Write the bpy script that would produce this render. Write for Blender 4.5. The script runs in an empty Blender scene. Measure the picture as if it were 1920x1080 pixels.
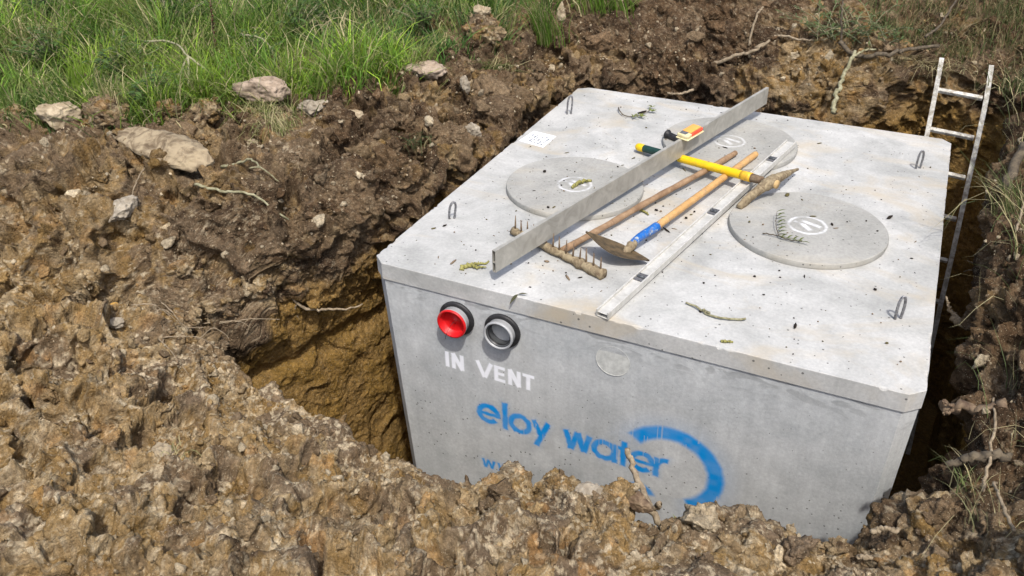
import bpy, bmesh, math, random
import numpy as np
from mathutils import Vector, Matrix

random.seed(7)
RNG = np.random.default_rng(11)
C = bpy.context.scene.collection
R = math.radians
# ------------------------------------------------------------------ camera
cam_d = bpy.data.cameras.new("camera")
cam = bpy.data.objects.new("camera", cam_d); C.objects.link(cam)
cam_d.sensor_width = 36.0
cam_d.lens = 29.948
cam_d.clip_start = 0.05; cam_d.clip_end = 500
_r, _d, _f = (0.90343, 0.42865, -0.00834), (0.22216, -0.48469, -0.84601), (-0.36668, 0.76246, -0.53311)
cam.matrix_world = Matrix(((_r[0], -_d[0], -_f[0], 2.08585), (_r[1], -_d[1], -_f[1], -2.81245),
                           (_r[2], -_d[2], -_f[2], 2.00534), (0, 0, 0, 1)))
bpy.context.scene.camera = cam
CAM = np.array([2.08585, -2.81245, 2.00534])
# ------------------------------------------------------------------ light
SUN = Vector((0.35, -0.48, 1.0)).normalized()          # towards the sun
elev = math.asin(SUN.z); azim = math.atan2(SUN.x, SUN.y)
w = bpy.data.worlds.new("World"); bpy.context.scene.world = w
w.use_nodes = True
nt = w.node_tree; bg = nt.nodes["Background"]
sky = nt.nodes.new("ShaderNodeTexSky"); sky.sky_type = 'NISHITA'
sky.sun_disc = False; sky.sun_elevation = elev; sky.sun_rotation = azim
sky.dust_density = 4.0; sky.air_density = 1.0; sky.ozone_density = 0.6
nt.links.new(sky.outputs[0], bg.inputs[0]); bg.inputs[1].default_value = 0.15
sl = bpy.data.lights.new("sun", 'SUN'); sl.energy = 2.8; sl.angle = R(1.4); sl.color = (1.0, 0.965, 0.91)
so = bpy.data.objects.new("sun", sl); C.objects.link(so)
so.rotation_euler = SUN.to_track_quat('Z', 'Y').to_euler()
vs = bpy.context.scene.view_settings
vs.view_transform = 'Standard'; vs.look = 'None'; vs.gamma = 1.0; vs.exposure = 0.28
# ------------------------------------------------------------------ materials
class NT:
    def __init__(s, name, rough=0.9, spec=0.3):
        s.m = bpy.data.materials.new(name); s.m.use_nodes = True
        s.t = s.m.node_tree; s.b = s.t.nodes["Principled BSDF"]
        s.b.inputs["Roughness"].default_value = rough
        s.b.inputs["Specular IOR Level"].default_value = spec
        s.tc = s.t.nodes.new("ShaderNodeTexCoord").outputs["Object"]
    def n(s, t): return s.t.nodes.new(t)
    def l(s, a, b): s.t.links.new(a, b)
    def noise(s, scale, detail=4, rough=0.55, vec=None, sc=None, dist=0.0):
        v = s.tc if vec is None else vec
        if sc is not None:
            mp = s.n("ShaderNodeMapping"); mp.inputs["Scale"].default_value = sc; s.l(v, mp.inputs[0]); v = mp.outputs[0]
        nn = s.n("ShaderNodeTexNoise"); nn.inputs["Scale"].default_value = scale
        nn.inputs["Detail"].default_value = detail; nn.inputs["Roughness"].default_value = rough
        nn.inputs["Distortion"].default_value = dist
        s.l(v, nn.inputs["Vector"]); return nn.outputs["Fac"]
    def vor(s, scale, out="Distance", feature='F1', vec=None):
        v = s.n("ShaderNodeTexVoronoi"); v.inputs["Scale"].default_value = scale; v.feature = feature
        s.l(s.tc if vec is None else vec, v.inputs["Vector"]); return v.outputs[out]
    def ramp(s, fac, a, b, ca=(0, 0, 0, 1), cb=(1, 1, 1, 1)):
        r = s.n("ShaderNodeValToRGB"); e = r.color_ramp.elements
        e[0].position = a; e[1].position = b; e[0].color = ca; e[1].color = cb
        s.l(fac, r.inputs[0]); return r.outputs[0]
    def mix(s, f, a, b, mode='MIX'):
        m = s.n("ShaderNodeMix"); m.data_type = 'RGBA'; m.blend_type = mode
        for sock, v in ((m.inputs[0], f), (m.inputs[6], a), (m.inputs[7], b)):
            if isinstance(v, (int, float)): sock.default_value = v
            elif isinstance(v, tuple): sock.default_value = v if len(v) == 4 else (*v, 1)
            else: s.l(v, sock)
        return m.outputs[2]
    def math(s, op, a, b=0.0):
        m = s.n("ShaderNodeMath"); m.operation = op
        for sock, v in zip(m.inputs, (a, b)):
            if isinstance(v, (int, float)): sock.default_value = v
            else: s.l(v, sock)
        return m.outputs[0]
    def attr(s, name, out="Color"):
        a = s.n("ShaderNodeAttribute"); a.attribute_name = name; return a.outputs[out]
    def col(s, c):
        if isinstance(c, tuple): s.b.inputs["Base Color"].default_value = (*c[:3], 1)
        else: s.l(c, s.b.inputs["Base Color"])
    def bump(s, h, strength=0.5, dist=0.01, prev=None):
        b = s.n("ShaderNodeBump"); b.inputs["Strength"].default_value = strength; b.inputs["Distance"].default_value = dist
        s.l(h, b.inputs["Height"])
        if prev is not None: s.l(prev, b.inputs["Normal"])
        s.l(b.outputs[0], s.b.inputs["Normal"]); return b.outputs[0]

def m_soil(name, attr='Col'):
    k = NT(name, 0.97, 0.06)
    c = k.attr(attr)
    f1 = k.noise(45, 6, 0.7); f2 = k.noise(210, 3, 0.6)
    v = k.mix(0.75, k.ramp(f1, 0.28, 0.74, (0.50, 0.48, 0.46, 1), (1.38, 1.35, 1.30, 1)), k.ramp(f2, 0.3, 0.7, (0.72, 0.7, 0.68, 1), (1.3, 1.3, 1.3, 1)), 'MULTIPLY')
    c = k.mix(1.0, c, v, 'MULTIPLY')
    n3 = k.noise(30, 5, 0.65)
    c = k.mix(k.math('MULTIPLY', k.ramp(n3, 0.50, 0.66), .42), c, k.mix(1.0, c, (1.75, 1.72, 1.65), 'MULTIPLY'))
    c = k.mix(k.math('MULTIPLY', k.ramp(k.noise(13, 5, .6, dist=.4), 0.52, 0.70), .45), c, k.mix(1.0, c, (.55, .53, .51), 'MULTIPLY'))
    # pale grit grains
    g = k.vor(170, "Distance"); gr = k.vor(170, "Color")
    sep = k.n("ShaderNodeSeparateColor"); k.l(gr, sep.inputs[0])
    spot = k.math('MULTIPLY', k.math('LESS_THAN', g, 0.30), k.math('GREATER_THAN', sep.outputs[0], 0.80))
    c = k.mix(k.math('MULTIPLY', spot, .75), c, (0.46, 0.39, 0.27))
    k.col(c)
    h = k.noise(120, 6, 0.75); h2 = k.vor(90)
    p = k.bump(k.noise(34, 5, 0.62, dist=.3), 0.85, 0.030)
    p = k.bump(h, 0.9, 0.010, p)
    k.bump(h2, 0.55, 0.006, p)
    return k.m

def m_attr(name, rough=0.85, var=0.35, scale=120, spec=0.2, bump=0.0):
    k = NT(name, rough, spec)
    f = k.noise(scale, 4, 0.6)
    v = k.ramp(f, 0.3, 0.7, (1 - var, 1 - var, 1 - var, 1), (1 + var, 1 + var, 1 + var, 1))
    k.col(k.mix(1.0, k.attr('Col'), v, 'MULTIPLY'))
    if bump: k.bump(f, bump, 0.004)
    return k.m

def m_grass(name):
    k = NT(name, 0.55, 0.25)
    k.col(k.attr('Col'))
    k.b.inputs["Transmission Weight"].default_value = 0.0
    tr = k.n("ShaderNodeBsdfTranslucent"); k.l(k.attr('Col'), tr.inputs[0])
    ms = k.n("ShaderNodeMixShader"); ms.inputs[0].default_value = 0.35
    out = k.t.nodes["Material Output"]
    k.l(k.b.outputs[0], ms.inputs[1]); k.l(tr.outputs[0], ms.inputs[2]); k.l(ms.outputs[0], out.inputs[0])
    return k.m

def concrete(name, lo, hi, stain, wall=False, dirt=0.5, attrs=False):
    k = NT(name, 0.88, 0.25)
    f = k.noise(2.2, 8, 0.62, dist=0.6)
    c = k.mix(k.ramp(f, 0.36, 0.64), lo, hi)
    f3 = k.noise(9, 6, 0.65)
    c = k.mix(1.0, c, k.ramp(f3, 0.3, 0.72, (0.88, 0.88, 0.88, 1), (1.09, 1.09, 1.09, 1)), 'MULTIPLY')
    fs = k.noise(70, 5, 0.7)
    c = k.mix(1.0, c, k.ramp(fs, 0.3, 0.7, (0.86, 0.86, 0.87, 1), (1.10, 1.10, 1.09, 1)), 'MULTIPLY')
    s = k.noise(1.6, 6, 0.6, sc=(1, 1.7, 1), dist=1.2)
    c = k.mix(k.math('MULTIPLY', k.ramp(s, 0.52, 0.72), dirt), c, stain)
    if wall:
        st = k.noise(26, 4, 0.6, sc=(1, 1, 0.07))
        c = k.mix(1.0, c, k.ramp(st, 0.32, 0.68, (0.93, 0.932, 0.935, 1), (1.04, 1.04, 1.04, 1)), 'MULTIPLY')
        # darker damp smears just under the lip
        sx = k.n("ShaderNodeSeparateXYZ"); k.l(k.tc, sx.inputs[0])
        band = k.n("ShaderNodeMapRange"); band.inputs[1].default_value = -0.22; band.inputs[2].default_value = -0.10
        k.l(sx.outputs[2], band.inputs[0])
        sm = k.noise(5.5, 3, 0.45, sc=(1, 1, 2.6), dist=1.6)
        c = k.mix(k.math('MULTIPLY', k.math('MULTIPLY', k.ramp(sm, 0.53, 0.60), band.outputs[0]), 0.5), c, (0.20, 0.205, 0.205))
    # pin holes
    v1 = k.vor(38); vc = k.vor(38, "Color")
    sp = k.n("ShaderNodeSeparateColor"); k.l(vc, sp.inputs[0])
    hole = k.math('MULTIPLY', k.math('LESS_THAN', v1, k.math('MULTIPLY', sp.outputs[1], .20)), k.math('GREATER_THAN', sp.outputs[0], 0.60))
    c = k.mix(k.math('MULTIPLY', hole, 0.8), c, (0.09, 0.09, 0.085))
    if attrs:
        c = k.mix(k.attr('blue', 'Fac'), c, (0.0, 0.255, 0.68))
        c = k.mix(k.attr('white', 'Fac'), c, (0.93, 0.95, 1.0))
    k.col(c)
    p = k.bump(k.noise(60, 6, 0.7), 0.35, 0.004)
    k.bump(k.noise(420, 2, 0.5), 0.25, 0.001, p)
    return k.m

def m_worn(name, c1, c2, scale, rough, dirt, amount, spec=0.4, lo=.35, hi=.65, chip=None):
    k = NT(name, rough, spec)
    c = k.mix(k.ramp(k.noise(scale, 5, 0.6), lo, hi), c1, c2)
    if chip is not None: c = k.mix(k.ramp(k.noise(55, 4, .6), .60, .64), c, chip)
    d_ = k.ramp(k.noise(26, 6, 0.7, dist=.5), .62 - amount, .78 - amount * .8)
    c = k.mix(k.math('MULTIPLY', d_, .75), c, dirt); k.col(c)
    k.bump(d_, .3, .002)
    return k.m
def m_plain(name, c1, c2, scale=30, rough=0.6, metal=0.0, sc=None, spec=0.4, lo=0.35, hi=0.65, bump=0.0, dist=0.0, bd=0.002):
    k = NT(name, rough, spec); k.b.inputs["Metallic"].default_value = metal
    f = k.noise(scale, 5, 0.6, sc=sc, dist=dist)
    k.col(k.mix(k.ramp(f, lo, hi), c1, c2))
    if bump: k.bump(f, bump, bd)
    return k.m

M = dict(
    soil=m_soil("bare_soil"),
    clod=m_soil("soil_clods"),
    rock=m_soil("field_stone"),
    lid=concrete("lid_concrete", (0.37, 0.375, 0.362), (0.54, 0.54, 0.525), (0.47, 0.405, 0.30), dirt=0.8, attrs=True),
    cover=concrete("cover_concrete", (0.31, 0.31, 0.29), (0.40, 0.395, 0.37), (0.44, 0.38, 0.27), dirt=0.4, attrs=True),
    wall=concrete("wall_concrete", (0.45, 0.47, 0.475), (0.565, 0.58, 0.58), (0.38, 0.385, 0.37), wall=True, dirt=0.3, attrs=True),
    wallp=m_plain("rough_mortar", (0.42, 0.43, 0.41), (0.60, 0.61, 0.58), 30, 0.9, bump=.4),
    alu=m_plain("aluminium", (0.30, 0.29, 0.255), (0.47, 0.455, 0.41), 14, 0.5, 0.25, lo=0.3, hi=0.7, dist=0.8),
    alu2=m_plain("cement_smeared_aluminium", (0.50, 0.49, 0.45), (0.66, 0.65, 0.61), 22, 0.6, 0.25, dist=0.8),
    dark=m_plain("dark_void", (0.02, 0.02, 0.02), (0.03, 0.03, 0.03), 10, 0.8),
    ladder=m_worn("painted_ladder", (0.52, 0.51, 0.46), (0.74, 0.73, 0.68), 30, 0.7, (.20,.16,.11), .18),
    handle_old=m_plain("weathered_wood", (0.17, 0.10, 0.055), (0.36, 0.24, 0.14), 16, 0.75, sc=(1, 1, 1), lo=0.3, hi=0.7, bump=0.3, dist=1.0),
    handle_ash=m_worn("varnished_ash", (0.50, 0.28, 0.10), (0.66, 0.41, 0.17), 9, 0.5, (.34,.24,.14), .14),
    wood_end=m_plain("end_grain", (0.48, 0.32, 0.14), (0.60, 0.42, 0.2), 60, 0.7),
    yellow=m_worn("yellow_fibreglass", (0.80, 0.50, 0.005), (0.84, 0.57, 0.01), 12, 0.42, (.42,.28,.08), .08),
    yscuff=m_plain("scuffed_yellow", (0.62, 0.34, 0.03), (0.80, 0.50, 0.03), 40, 0.5),
    green=m_plain("green_grip", (0.008, 0.035, 0.03), (0.014, 0.055, 0.045), 30, 0.55),
    mud=m_plain("dried_mud", (0.12, 0.085, 0.055), (0.40, 0.33, 0.21), 30, 0.95, spec=0.1, lo=0.30, hi=0.72, bump=0.9, dist=0.9, bd=0.006),
    rust=m_plain("rusty_steel", (0.11, 0.07, 0.045), (0.26, 0.19, 0.12), 40, 0.75, 0.2, bump=0.4),
    hoe=m_plain("muddy_steel", (0.06, 0.045, 0.025), (0.16, 0.11, 0.055), 25, 0.65, 0.15, bump=0.4),
    blue=m_worn("chipped_blue_paint", (0.01, 0.11, 0.40), (0.02, 0.17, 0.55), 18, 0.5, (.25,.22,.17), .12, chip=(.45,.50,.50)),
    black=m_plain("black_rubber", (0.012, 0.012, 0.013), (0.03, 0.03, 0.032), 40, 0.5),
    cable=m_plain("steel_cable", (0.14, 0.14, 0.15), (0.36, 0.36, 0.37), 90, 0.45, 0.6),
    red=m_worn("red_plastic", (0.56, 0.008, 0.012), (0.62, 0.014, 0.016), 12, 0.38, (.35,.10,.08), .06),
    pvc=m_plain("grey_pipe_plastic", (0.34, 0.35, 0.36), (0.42, 0.43, 0.44), 10, 0.35, spec=0.5),
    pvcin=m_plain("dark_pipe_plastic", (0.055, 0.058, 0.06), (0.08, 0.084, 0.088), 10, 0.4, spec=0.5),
    white=m_plain("white_label", (0.80, 0.81, 0.84), (0.84, 0.85, 0.87), 20, 0.45),
    ink=m_plain("grey_ink", (0.10, 0.12, 0.14), (0.18, 0.20, 0.22), 200, 0.6),
    orange=m_plain("orange_plastic", (0.82, 0.36, 0.07), (0.86, 0.42, 0.10), 15, 0.4),
    redor=m_plain("red_orange_plastic", (0.80, 0.07, 0.03), (0.85, 0.11, 0.05), 15, 0.4),
    cream=m_plain("cream_plastic", (0.62, 0.55, 0.30), (0.76, 0.68, 0.42), 60, 0.5),
    screen=m_plain("grey_display", (0.10, 0.10, 0.105), (0.16, 0.16, 0.17), 60, 0.25),
    vial=m_plain("vial_glass", (0.04, 0.045, 0.05), (0.12, 0.13, 0.14), 90, 0.12),
    straw=m_plain("dry_straw", (0.42, 0.34, 0.19), (0.58, 0.50, 0.32), 60, 0.8),
    twig=m_plain("twig_bark", (0.17, 0.13, 0.08), (0.36, 0.29, 0.20), 50, 0.85, bump=0.5),
    moss=m_plain("mossy_bark", (0.16, 0.15, 0.08), (0.36, 0.34, 0.22), 40, 0.9, bump=0.5),
    darktwig=m_plain("dark_bark", (0.05, 0.04, 0.03), (0.15, 0.12, 0.08), 40, 0.9, bump=0.5),
    catkin=m_plain("catkin", (0.16, 0.15, 0.04), (0.36, 0.34, 0.12), 120, 0.9, bump=0.8),
    grass=m_grass("grass_blade"),
    leaf=m_grass("leaf"),
    rock_pale=m_plain("pale_stone", (0.20, 0.15, 0.09), (0.48, 0.40, 0.28), 14, 0.92, spec=0.15, lo=0.32, hi=0.62, bump=0.9, dist=0.8, bd=0.012),
    slab=m_plain("buff_slab", (0.13, 0.095, 0.06), (0.36, 0.29, 0.19), 14, 0.92, spec=0.15, lo=0.36, hi=0.60, bump=1.0, dist=1.0, bd=0.014),
    rock_grey=m_plain("grey_stone", (0.20, 0.165, 0.12), (0.44, 0.39, 0.31), 18, 0.92, spec=0.15, lo=0.32, hi=0.65, bump=0.9, dist=0.8, bd=0.01),
    rock_pink=m_plain("pinkish_stone", (0.21, 0.155, 0.11), (0.44, 0.35, 0.27), 20, 0.92, spec=0.15, lo=0.3, hi=0.62, bump=0.9, dist=0.8, bd=0.01),
    rock_ochre=m_plain("ochre_lump", (0.36, 0.19, 0.05), (0.58, 0.36, 0.11), 25, 0.95, spec=0.1, lo=0.3, hi=0.65, bump=0.9, bd=0.01),
    earth=m_plain("earth_lump", (0.085, 0.058, 0.036), (0.30, 0.22, 0.13), 16, 0.95, spec=0.1, lo=0.30, hi=0.72, bump=1.0, dist=0.9, bd=0.014),
)
# ------------------------------------------------------------------ object helpers
def link(name, me, mat=None, parent=None):
    o = bpy.data.objects.new(name, me); C.objects.link(o)
    if mat is not None and me is not None:
        for mm in (mat if isinstance(mat, (list, tuple)) else [mat]): me.materials.append(mm)
    if parent is not None: o.parent = parent
    return o
def tag(o, label=None, cat=None, group=None, kind=None):
    if label: o['label'] = label
    if cat: o['category'] = cat
    if group: o['group'] = group
    if kind: o['kind'] = kind
    return o
def root(name, loc=(0, 0, 0), mat=None):
    o = bpy.data.objects.new(name, None); C.objects.link(o)
    if mat is not None: o.matrix_world = mat
    else: o.location = loc
    o.empty_display_size = 0.05
    return o
def np_mesh(name, V, F, smooth=True, cols=None, attrs=None):
    """V (n,3); F (m,k) uniform polygons or list of arrays"""
    Fs = F if isinstance(F, list) else [F]
    me = bpy.data.meshes.new(name)
    me.vertices.add(len(V)); me.vertices.foreach_set('co', np.ascontiguousarray(V, np.float32).ravel())
    nl = sum(f.size for f in Fs); npol = sum(len(f) for f in Fs)
    me.loops.add(nl); me.polygons.add(npol)
    me.loops.foreach_set('vertex_index', np.concatenate([f.ravel() for f in Fs]).astype(np.int32))
    tot = np.concatenate([np.full(len(f), f.shape[1], np.int32) for f in Fs])
    st = np.concatenate([[0], np.cumsum(tot)[:-1]]).astype(np.int32)
    me.polygons.foreach_set('loop_start', st); me.polygons.foreach_set('loop_total', tot)
    me.polygons.foreach_set('use_smooth', np.full(npol, smooth))
    if cols is not None:
        a = me.color_attributes.new('Col', 'FLOAT_COLOR', 'POINT')
        c4 = np.ones((len(V), 4), np.float32); c4[:, :3] = cols
        a.data.foreach_set('color', c4.ravel())
    for k_, v_ in (attrs or {}).items():
        a = me.attributes.new(k_, 'FLOAT', 'POINT'); a.data.foreach_set('value', np.ascontiguousarray(v_, np.float32))
    me.update(calc_edges=True)
    return me
def bm_mesh(name, bm, smooth=False, bevel=0.0, seg=2):
    if bevel > 0:
        es = [e for e in bm.edges if len(e.link_faces) == 2 and e.calc_face_angle(0) > R(25)]
        bmesh.ops.bevel(bm, geom=es, offset=bevel, segments=seg, affect='EDGES', profile=0.5)
    bmesh.ops.recalc_face_normals(bm, faces=bm.faces)
    me = bpy.data.meshes.new(name); bm.to_mesh(me); bm.free()
    if smooth:
        me.polygons.foreach_set('use_smooth', [True] * len(me.polygons))
        me.set_sharp_from_angle(angle=R(38))
    return me
def bx(bm, cx, cy, cz, sx, sy, sz, mat=None):
    m = Matrix.Translation((cx, cy, cz)) @ Matrix.Diagonal((sx, sy, sz, 1))
    if mat is not None: m = mat @ m
    bmesh.ops.create_cube(bm, size=1.0, matrix=m)
def prism(bm, poly, z0, z1, poly1=None):
    a = [bm.verts.new((x, y, z0)) for x, y in poly]
    b = [bm.verts.new((x, y, z1)) for x, y in (poly1 or poly)]
    n = len(poly)
    for i in range(n): bm.faces.new((a[i], a[(i + 1) % n], b[(i + 1) % n], b[i]))
    bm.faces.new(a[::-1]); bm.faces.new(b)
def frame_z(p0, p1, up=(0, 0, 1)):
    """matrix with +Y along p0->p1, Z near up, origin p0"""
    y = (Vector(p1) - Vector(p0)).normalized(); x = y.cross(Vector(up)).normalized(); z = x.cross(y)
    m = Matrix.Identity(4)
    for i in range(3): m[i][0] = x[i]; m[i][1] = y[i]; m[i][2] = z[i]; m[i][3] = p0[i]
    return m
def tube(pts, rad, sides=10, cap=True, wob=0.0):
    P = np.array(pts, float); n = len(P)
    rad = np.full(n, rad, float) if np.isscalar(rad) else np.array(rad, float)
    T = np.gradient(P, axis=0); T /= np.linalg.norm(T, axis=1)[:, None] + 1e-12
    u = np.cross(T[0], (0, 0, 1.0))
    if np.linalg.norm(u) < 1e-3: u = np.cross(T[0], (0, 1.0, 0))
    u /= np.linalg.norm(u)
    ang = np.linspace(0, 2 * np.pi, sides, endpoint=False)
    V = np.zeros((n, sides, 3))
    for i in range(n):
        u = u - T[i] * (u @ T[i]); u /= np.linalg.norm(u); v = np.cross(T[i], u)
        rr = rad[i] * (1 + wob * np.sin(ang * 2 + i * 1.7))
        V[i] = P[i] + (np.cos(ang) * rr)[:, None] * u + (np.sin(ang) * rr)[:, None] * v
    F = []
    for i in range(n - 1):
        a = i * sides + np.arange(sides); b = i * sides + (np.arange(sides) + 1) % sides
        F.append(np.stack([a, b, b + sides, a + sides], 1))
    V = V.reshape(-1, 3); F = np.concatenate(F)
    Fl = [F]
    if cap:
        V = np.concatenate([V, P[:1], P[-1:]])
        k = n * sides; s = np.arange(sides)
        Fl.append(np.stack([np.full(sides, k), (s + 1) % sides, s], 1))
        b = (n - 1) * sides
        Fl.append(np.stack([np.full(sides, k + 1), b + s, b + (s + 1) % sides], 1))
    return V, Fl
def merge(parts):
    Vs = []; Fd = {}; off = 0; 
    for V, Fl in parts:
        Vs.append(V)
        for f in (Fl if isinstance(Fl, list) else [Fl]): Fd.setdefault(f.shape[1], []).append(f + off)
        off += len(V)
    return np.concatenate(Vs), [np.concatenate(v) for v in Fd.values()]
def lathe(prof, sides=48, axis='y'):
    """prof list of (r, h); revolves about Z then maps h to -Y when axis='y'"""
    n = len(prof); ang = np.linspace(0, 2 * np.pi, sides, endpoint=False)
    V = np.zeros((n, sides, 3))
    for i, (r_, h) in enumerate(prof):
        V[i, :, 0] = r_ * np.cos(ang)
        if axis == 'y': V[i, :, 2] = r_ * np.sin(ang); V[i, :, 1] = -h
        else: V[i, :, 1] = r_ * np.sin(ang); V[i, :, 2] = h
    F = []
    for i in range(n - 1):
        a = i * sides + np.arange(sides); b = i * sides + (np.arange(sides) + 1) % sides
        F.append(np.stack([a, b, b + sides, a + sides], 1) if axis == 'y' else np.stack([a, b, b + sides, a + sides], 1))
    return V.reshape(-1, 3), [np.concatenate(F)]
def smooth_path(ctrl, n=24):
    P = np.array(ctrl, float); m = len(P)
    Q = np.vstack([2 * P[0] - P[1], P, 2 * P[-1] - P[-2]])
    out = []
    for i in range(m - 1):
        t = np.linspace(0, 1, max(3, n // (m - 1)), endpoint=False)[:, None]
        p0, p1, p2, p3 = Q[i:i + 4]
        out.append(0.5 * ((2 * p1) + (-p0 + p2) * t + (2 * p0 - 5 * p1 + 4 * p2 - p3) * t ** 2 + (-p0 + 3 * p1 - 3 * p2 + p3) * t ** 3))
    return np.vstack(out + [P[-1:]])
# ------------------------------------------------------------------ numpy noise
def _h(ix, iy, iz, s):
    h = (ix.astype(np.int64) * 374761393 + iy.astype(np.int64) * 668265263 + iz.astype(np.int64) * 2147483647 + s * 974634777) & 0xffffffff
    h = ((h ^ (h >> 13)) * 1274126177) & 0xffffffff
    return (h ^ (h >> 16)) & 0xffffffff
def _r(h, k=0):
    h = (h * (2654435761 + 2 * k * 40503) + k * 97531) & 0xffffffff
    h = ((h ^ (h >> 15)) * 2246822519) & 0xffffffff
    return ((h ^ (h >> 13)) & 0xffffff).astype(np.float32) / 16777216.0
def vnoise(P, scale, seed=0):
    """value noise -1..1"""
    Q = P * scale; i = np.floor(Q).astype(np.int32); f = (Q - i).astype(np.float32); f = f * f * f * (f * (f * 6 - 15) + 10)
    out = 0
    for dx in (0, 1):
        wx = f[:, 0] if dx else 1 - f[:, 0]
        for dy in (0, 1):
            wy = f[:, 1] if dy else 1 - f[:, 1]
            for dz in (0, 1):
                wz = f[:, 2] if dz else 1 - f[:, 2]
                out = out + wx * wy * wz * _r(_h(i[:, 0] + dx, i[:, 1] + dy, i[:, 2] + dz, seed))
    return out * 2 - 1
_rot = np.array([[0.36, 0.48, -0.8], [-0.8, 0.6, 0.0], [0.48, 0.64, 0.6]])
def fbm(P, scale, octv=4, gain=0.5, seed=0):
    s = 0; a = 1.0; tot = 0; Q = P
    for o in range(octv):
        s = s + a * vnoise(Q, scale, seed + o * 17); tot += a; a *= gain; scale *= 2.03; Q = Q @ _rot
    return s / tot
def worley(P, scale, seed=0, jit=0.85):
    Q = (P * scale).astype(np.float32); i0 = np.floor(Q).astype(np.int32); n = len(Q)
    F1 = np.full(n, 9, np.float32); F2 = np.full(n, 9, np.float32); best = np.zeros(n, np.int64); off = np.zeros((n, 3), np.float32)
    f0 = Q - i0
    for dx in (-1, 0, 1):
        for dy in (-1, 0, 1):
            for dz in (-1, 0, 1):
                h = _h(i0[:, 0] + dx, i0[:, 1] + dy, i0[:, 2] + dz, seed)
                vx = f0[:, 0] - dx - 0.5 - (_r(h, 1) - .5) * jit
                vy = f0[:, 1] - dy - 0.5 - (_r(h, 2) - .5) * jit
                vz = f0[:, 2] - dz - 0.5 - (_r(h, 3) - .5) * jit
                d = vx * vx + vy * vy + vz * vz
                m = d < F1
                F2 = np.where(m, F1, np.minimum(F2, d)); F1 = np.where(m, d, F1)
                best = np.where(m, h, best)
                off[m, 0] = vx[m]; off[m, 1] = vy[m]; off[m, 2] = vz[m]
    return np.sqrt(F1), np.sqrt(F2), best, off
def sstep(a, b, x):
    t = np.clip((x - a) / (b - a), 0, 1); return t * t * (3 - 2 * t)
def chunks(P, scale, seed, warp=0.25, tilt=0.9):
    """angular clods: random height and tilt per cell, rounded down into cracks"""
    Wp = P + warp / scale * np.stack([vnoise(P, scale * 1.3, seed + 5), vnoise(P, scale * 1.3, seed + 6), vnoise(P, scale * 1.3, seed + 7)], 1)
    F1, F2, h, off = worley(Wp, scale, seed)
    rnd = _r(h, 4); g = np.stack([_r(h, 5), _r(h, 6), _r(h, 7)], 1) - 0.5
    t = (off * g).sum(1) * 2 * tilt
    edge = sstep(0.0, 0.28, F2 - F1)
    dome = 1 - np.minimum(F1 * F1 * 1.5, 1.0)
    return (rnd * .8 - 0.35 + t + .35 * dome) * edge - 0.45 * (1 - edge), rnd, _r(h, 8), edge
# ------------------------------------------------------------------ ground shape
CTRL = np.array([
 # front edge and the near spoil
 (.18,-.70,-.37),(.62,-.75,-.42),(.90,-.75,-.43),(1.11,-.73,-.29),(1.355,-.75,-.22),(1.515,-.75,-.21),(1.95,-.66,-.25),(2.20,-.64,-.29),(2.36,-.48,-.30),(2.47,-.25,-.30),
 (-.30,-.63,-.38),(-.75,-.35,-.38),(-.95,-.55,-.22),(-.55,-.95,-.27),(.1,-1.1,-.22),(.8,-1.1,-.22),(1.45,-1.15,-.06),(2.1,-1.1,-.02),(2.5,-1.0,-.04),
 (.03,-1.7,-.04),(.73,-1.6,-.02),(1.37,-1.6,.06),(2.0,-1.7,.12),(1,-2.5,.2),(2.2,-2.6,.28),(0,-2.6,.15),(3,-2.2,.35),(1.5,-3.6,.35),
 # right bank
 (2.56,-.02,-.20),(2.57,.25,-.06),(2.57,.6,.05),(2.52,1.2,.12),(2.55,2.0,.14),(2.85,-.4,.02),(2.85,.4,.34),(2.9,1.2,.32),(2.95,2.2,.28),(3.4,.5,.55),(3.4,2,.6),(4.5,1,.7),
 # left bank
 (-.28,-.42,-.20),(-.42,-.12,-.08),(-.22,.25,-.03),(-.12,.7,.02),(-.12,1.4,.03),(-.12,2.1,.04),(-.08,2.75,.07),(-.5,.45,.08),(-.55,1.2,.13),(-.6,1.9,.17),(-.95,-.1,.05),(-1.1,.5,.12),
 (-1.28,-.36,.04),(-1.85,-.52,.05),(-.82,-.10,.02),(-1.12,-.55,-.22),(-1.7,-.80,-.22),(-1.2,-.85,-.15),(-2.3,-.75,.06),(-2.2,-1.05,-.18),(-.45,-1.25,-.20),(-.85,-.90,-.15),(-1.3,-1.3,-.12),(-2,.4,.12),(-2.2,-1.5,-.05),(-1.1,1.35,.2),(-1.9,.8,.17),(-.6,2.6,.24),(-.5,3.6,.32),(-3,1.8,.22),(-3,3.6,.3),(-1.5,2.8,.28),(-4,0,.15),(-5,2,.25),(-5,4.5,.4),
 # back
 (.4,3.02,.06),(.9,3.0,.03),(1.4,3.0,.02),(1.85,3.1,.08),(2.2,3.50,.13),(2.6,3.52,.13),(.3,3.5,.32),(.5,4.0,.62),(1.2,3.9,.48),(1.8,3.9,.42),(2.6,4.3,.5),(3.1,3.2,.36),(-.25,4.3,.42),(.5,5,.95),(1.8,5,.8),(3,5.5,.95),(-2,5.5,.5)])
def tps_fit(cp, lam=0.002):
    d = np.linalg.norm(cp[:, None, :2] - cp[None, :, :2], axis=2)
    K = np.where(d > 0, d * d * np.log(d + 1e-12), 0) + lam * np.eye(len(cp))
    Pm = np.c_[np.ones(len(cp)), cp[:, :2]]
    A = np.block([[K, Pm], [Pm.T, np.zeros((3, 3))]])
    return np.linalg.solve(A, np.r_[cp[:, 2], np.zeros(3)])
TPS = tps_fit(CTRL)
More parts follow.
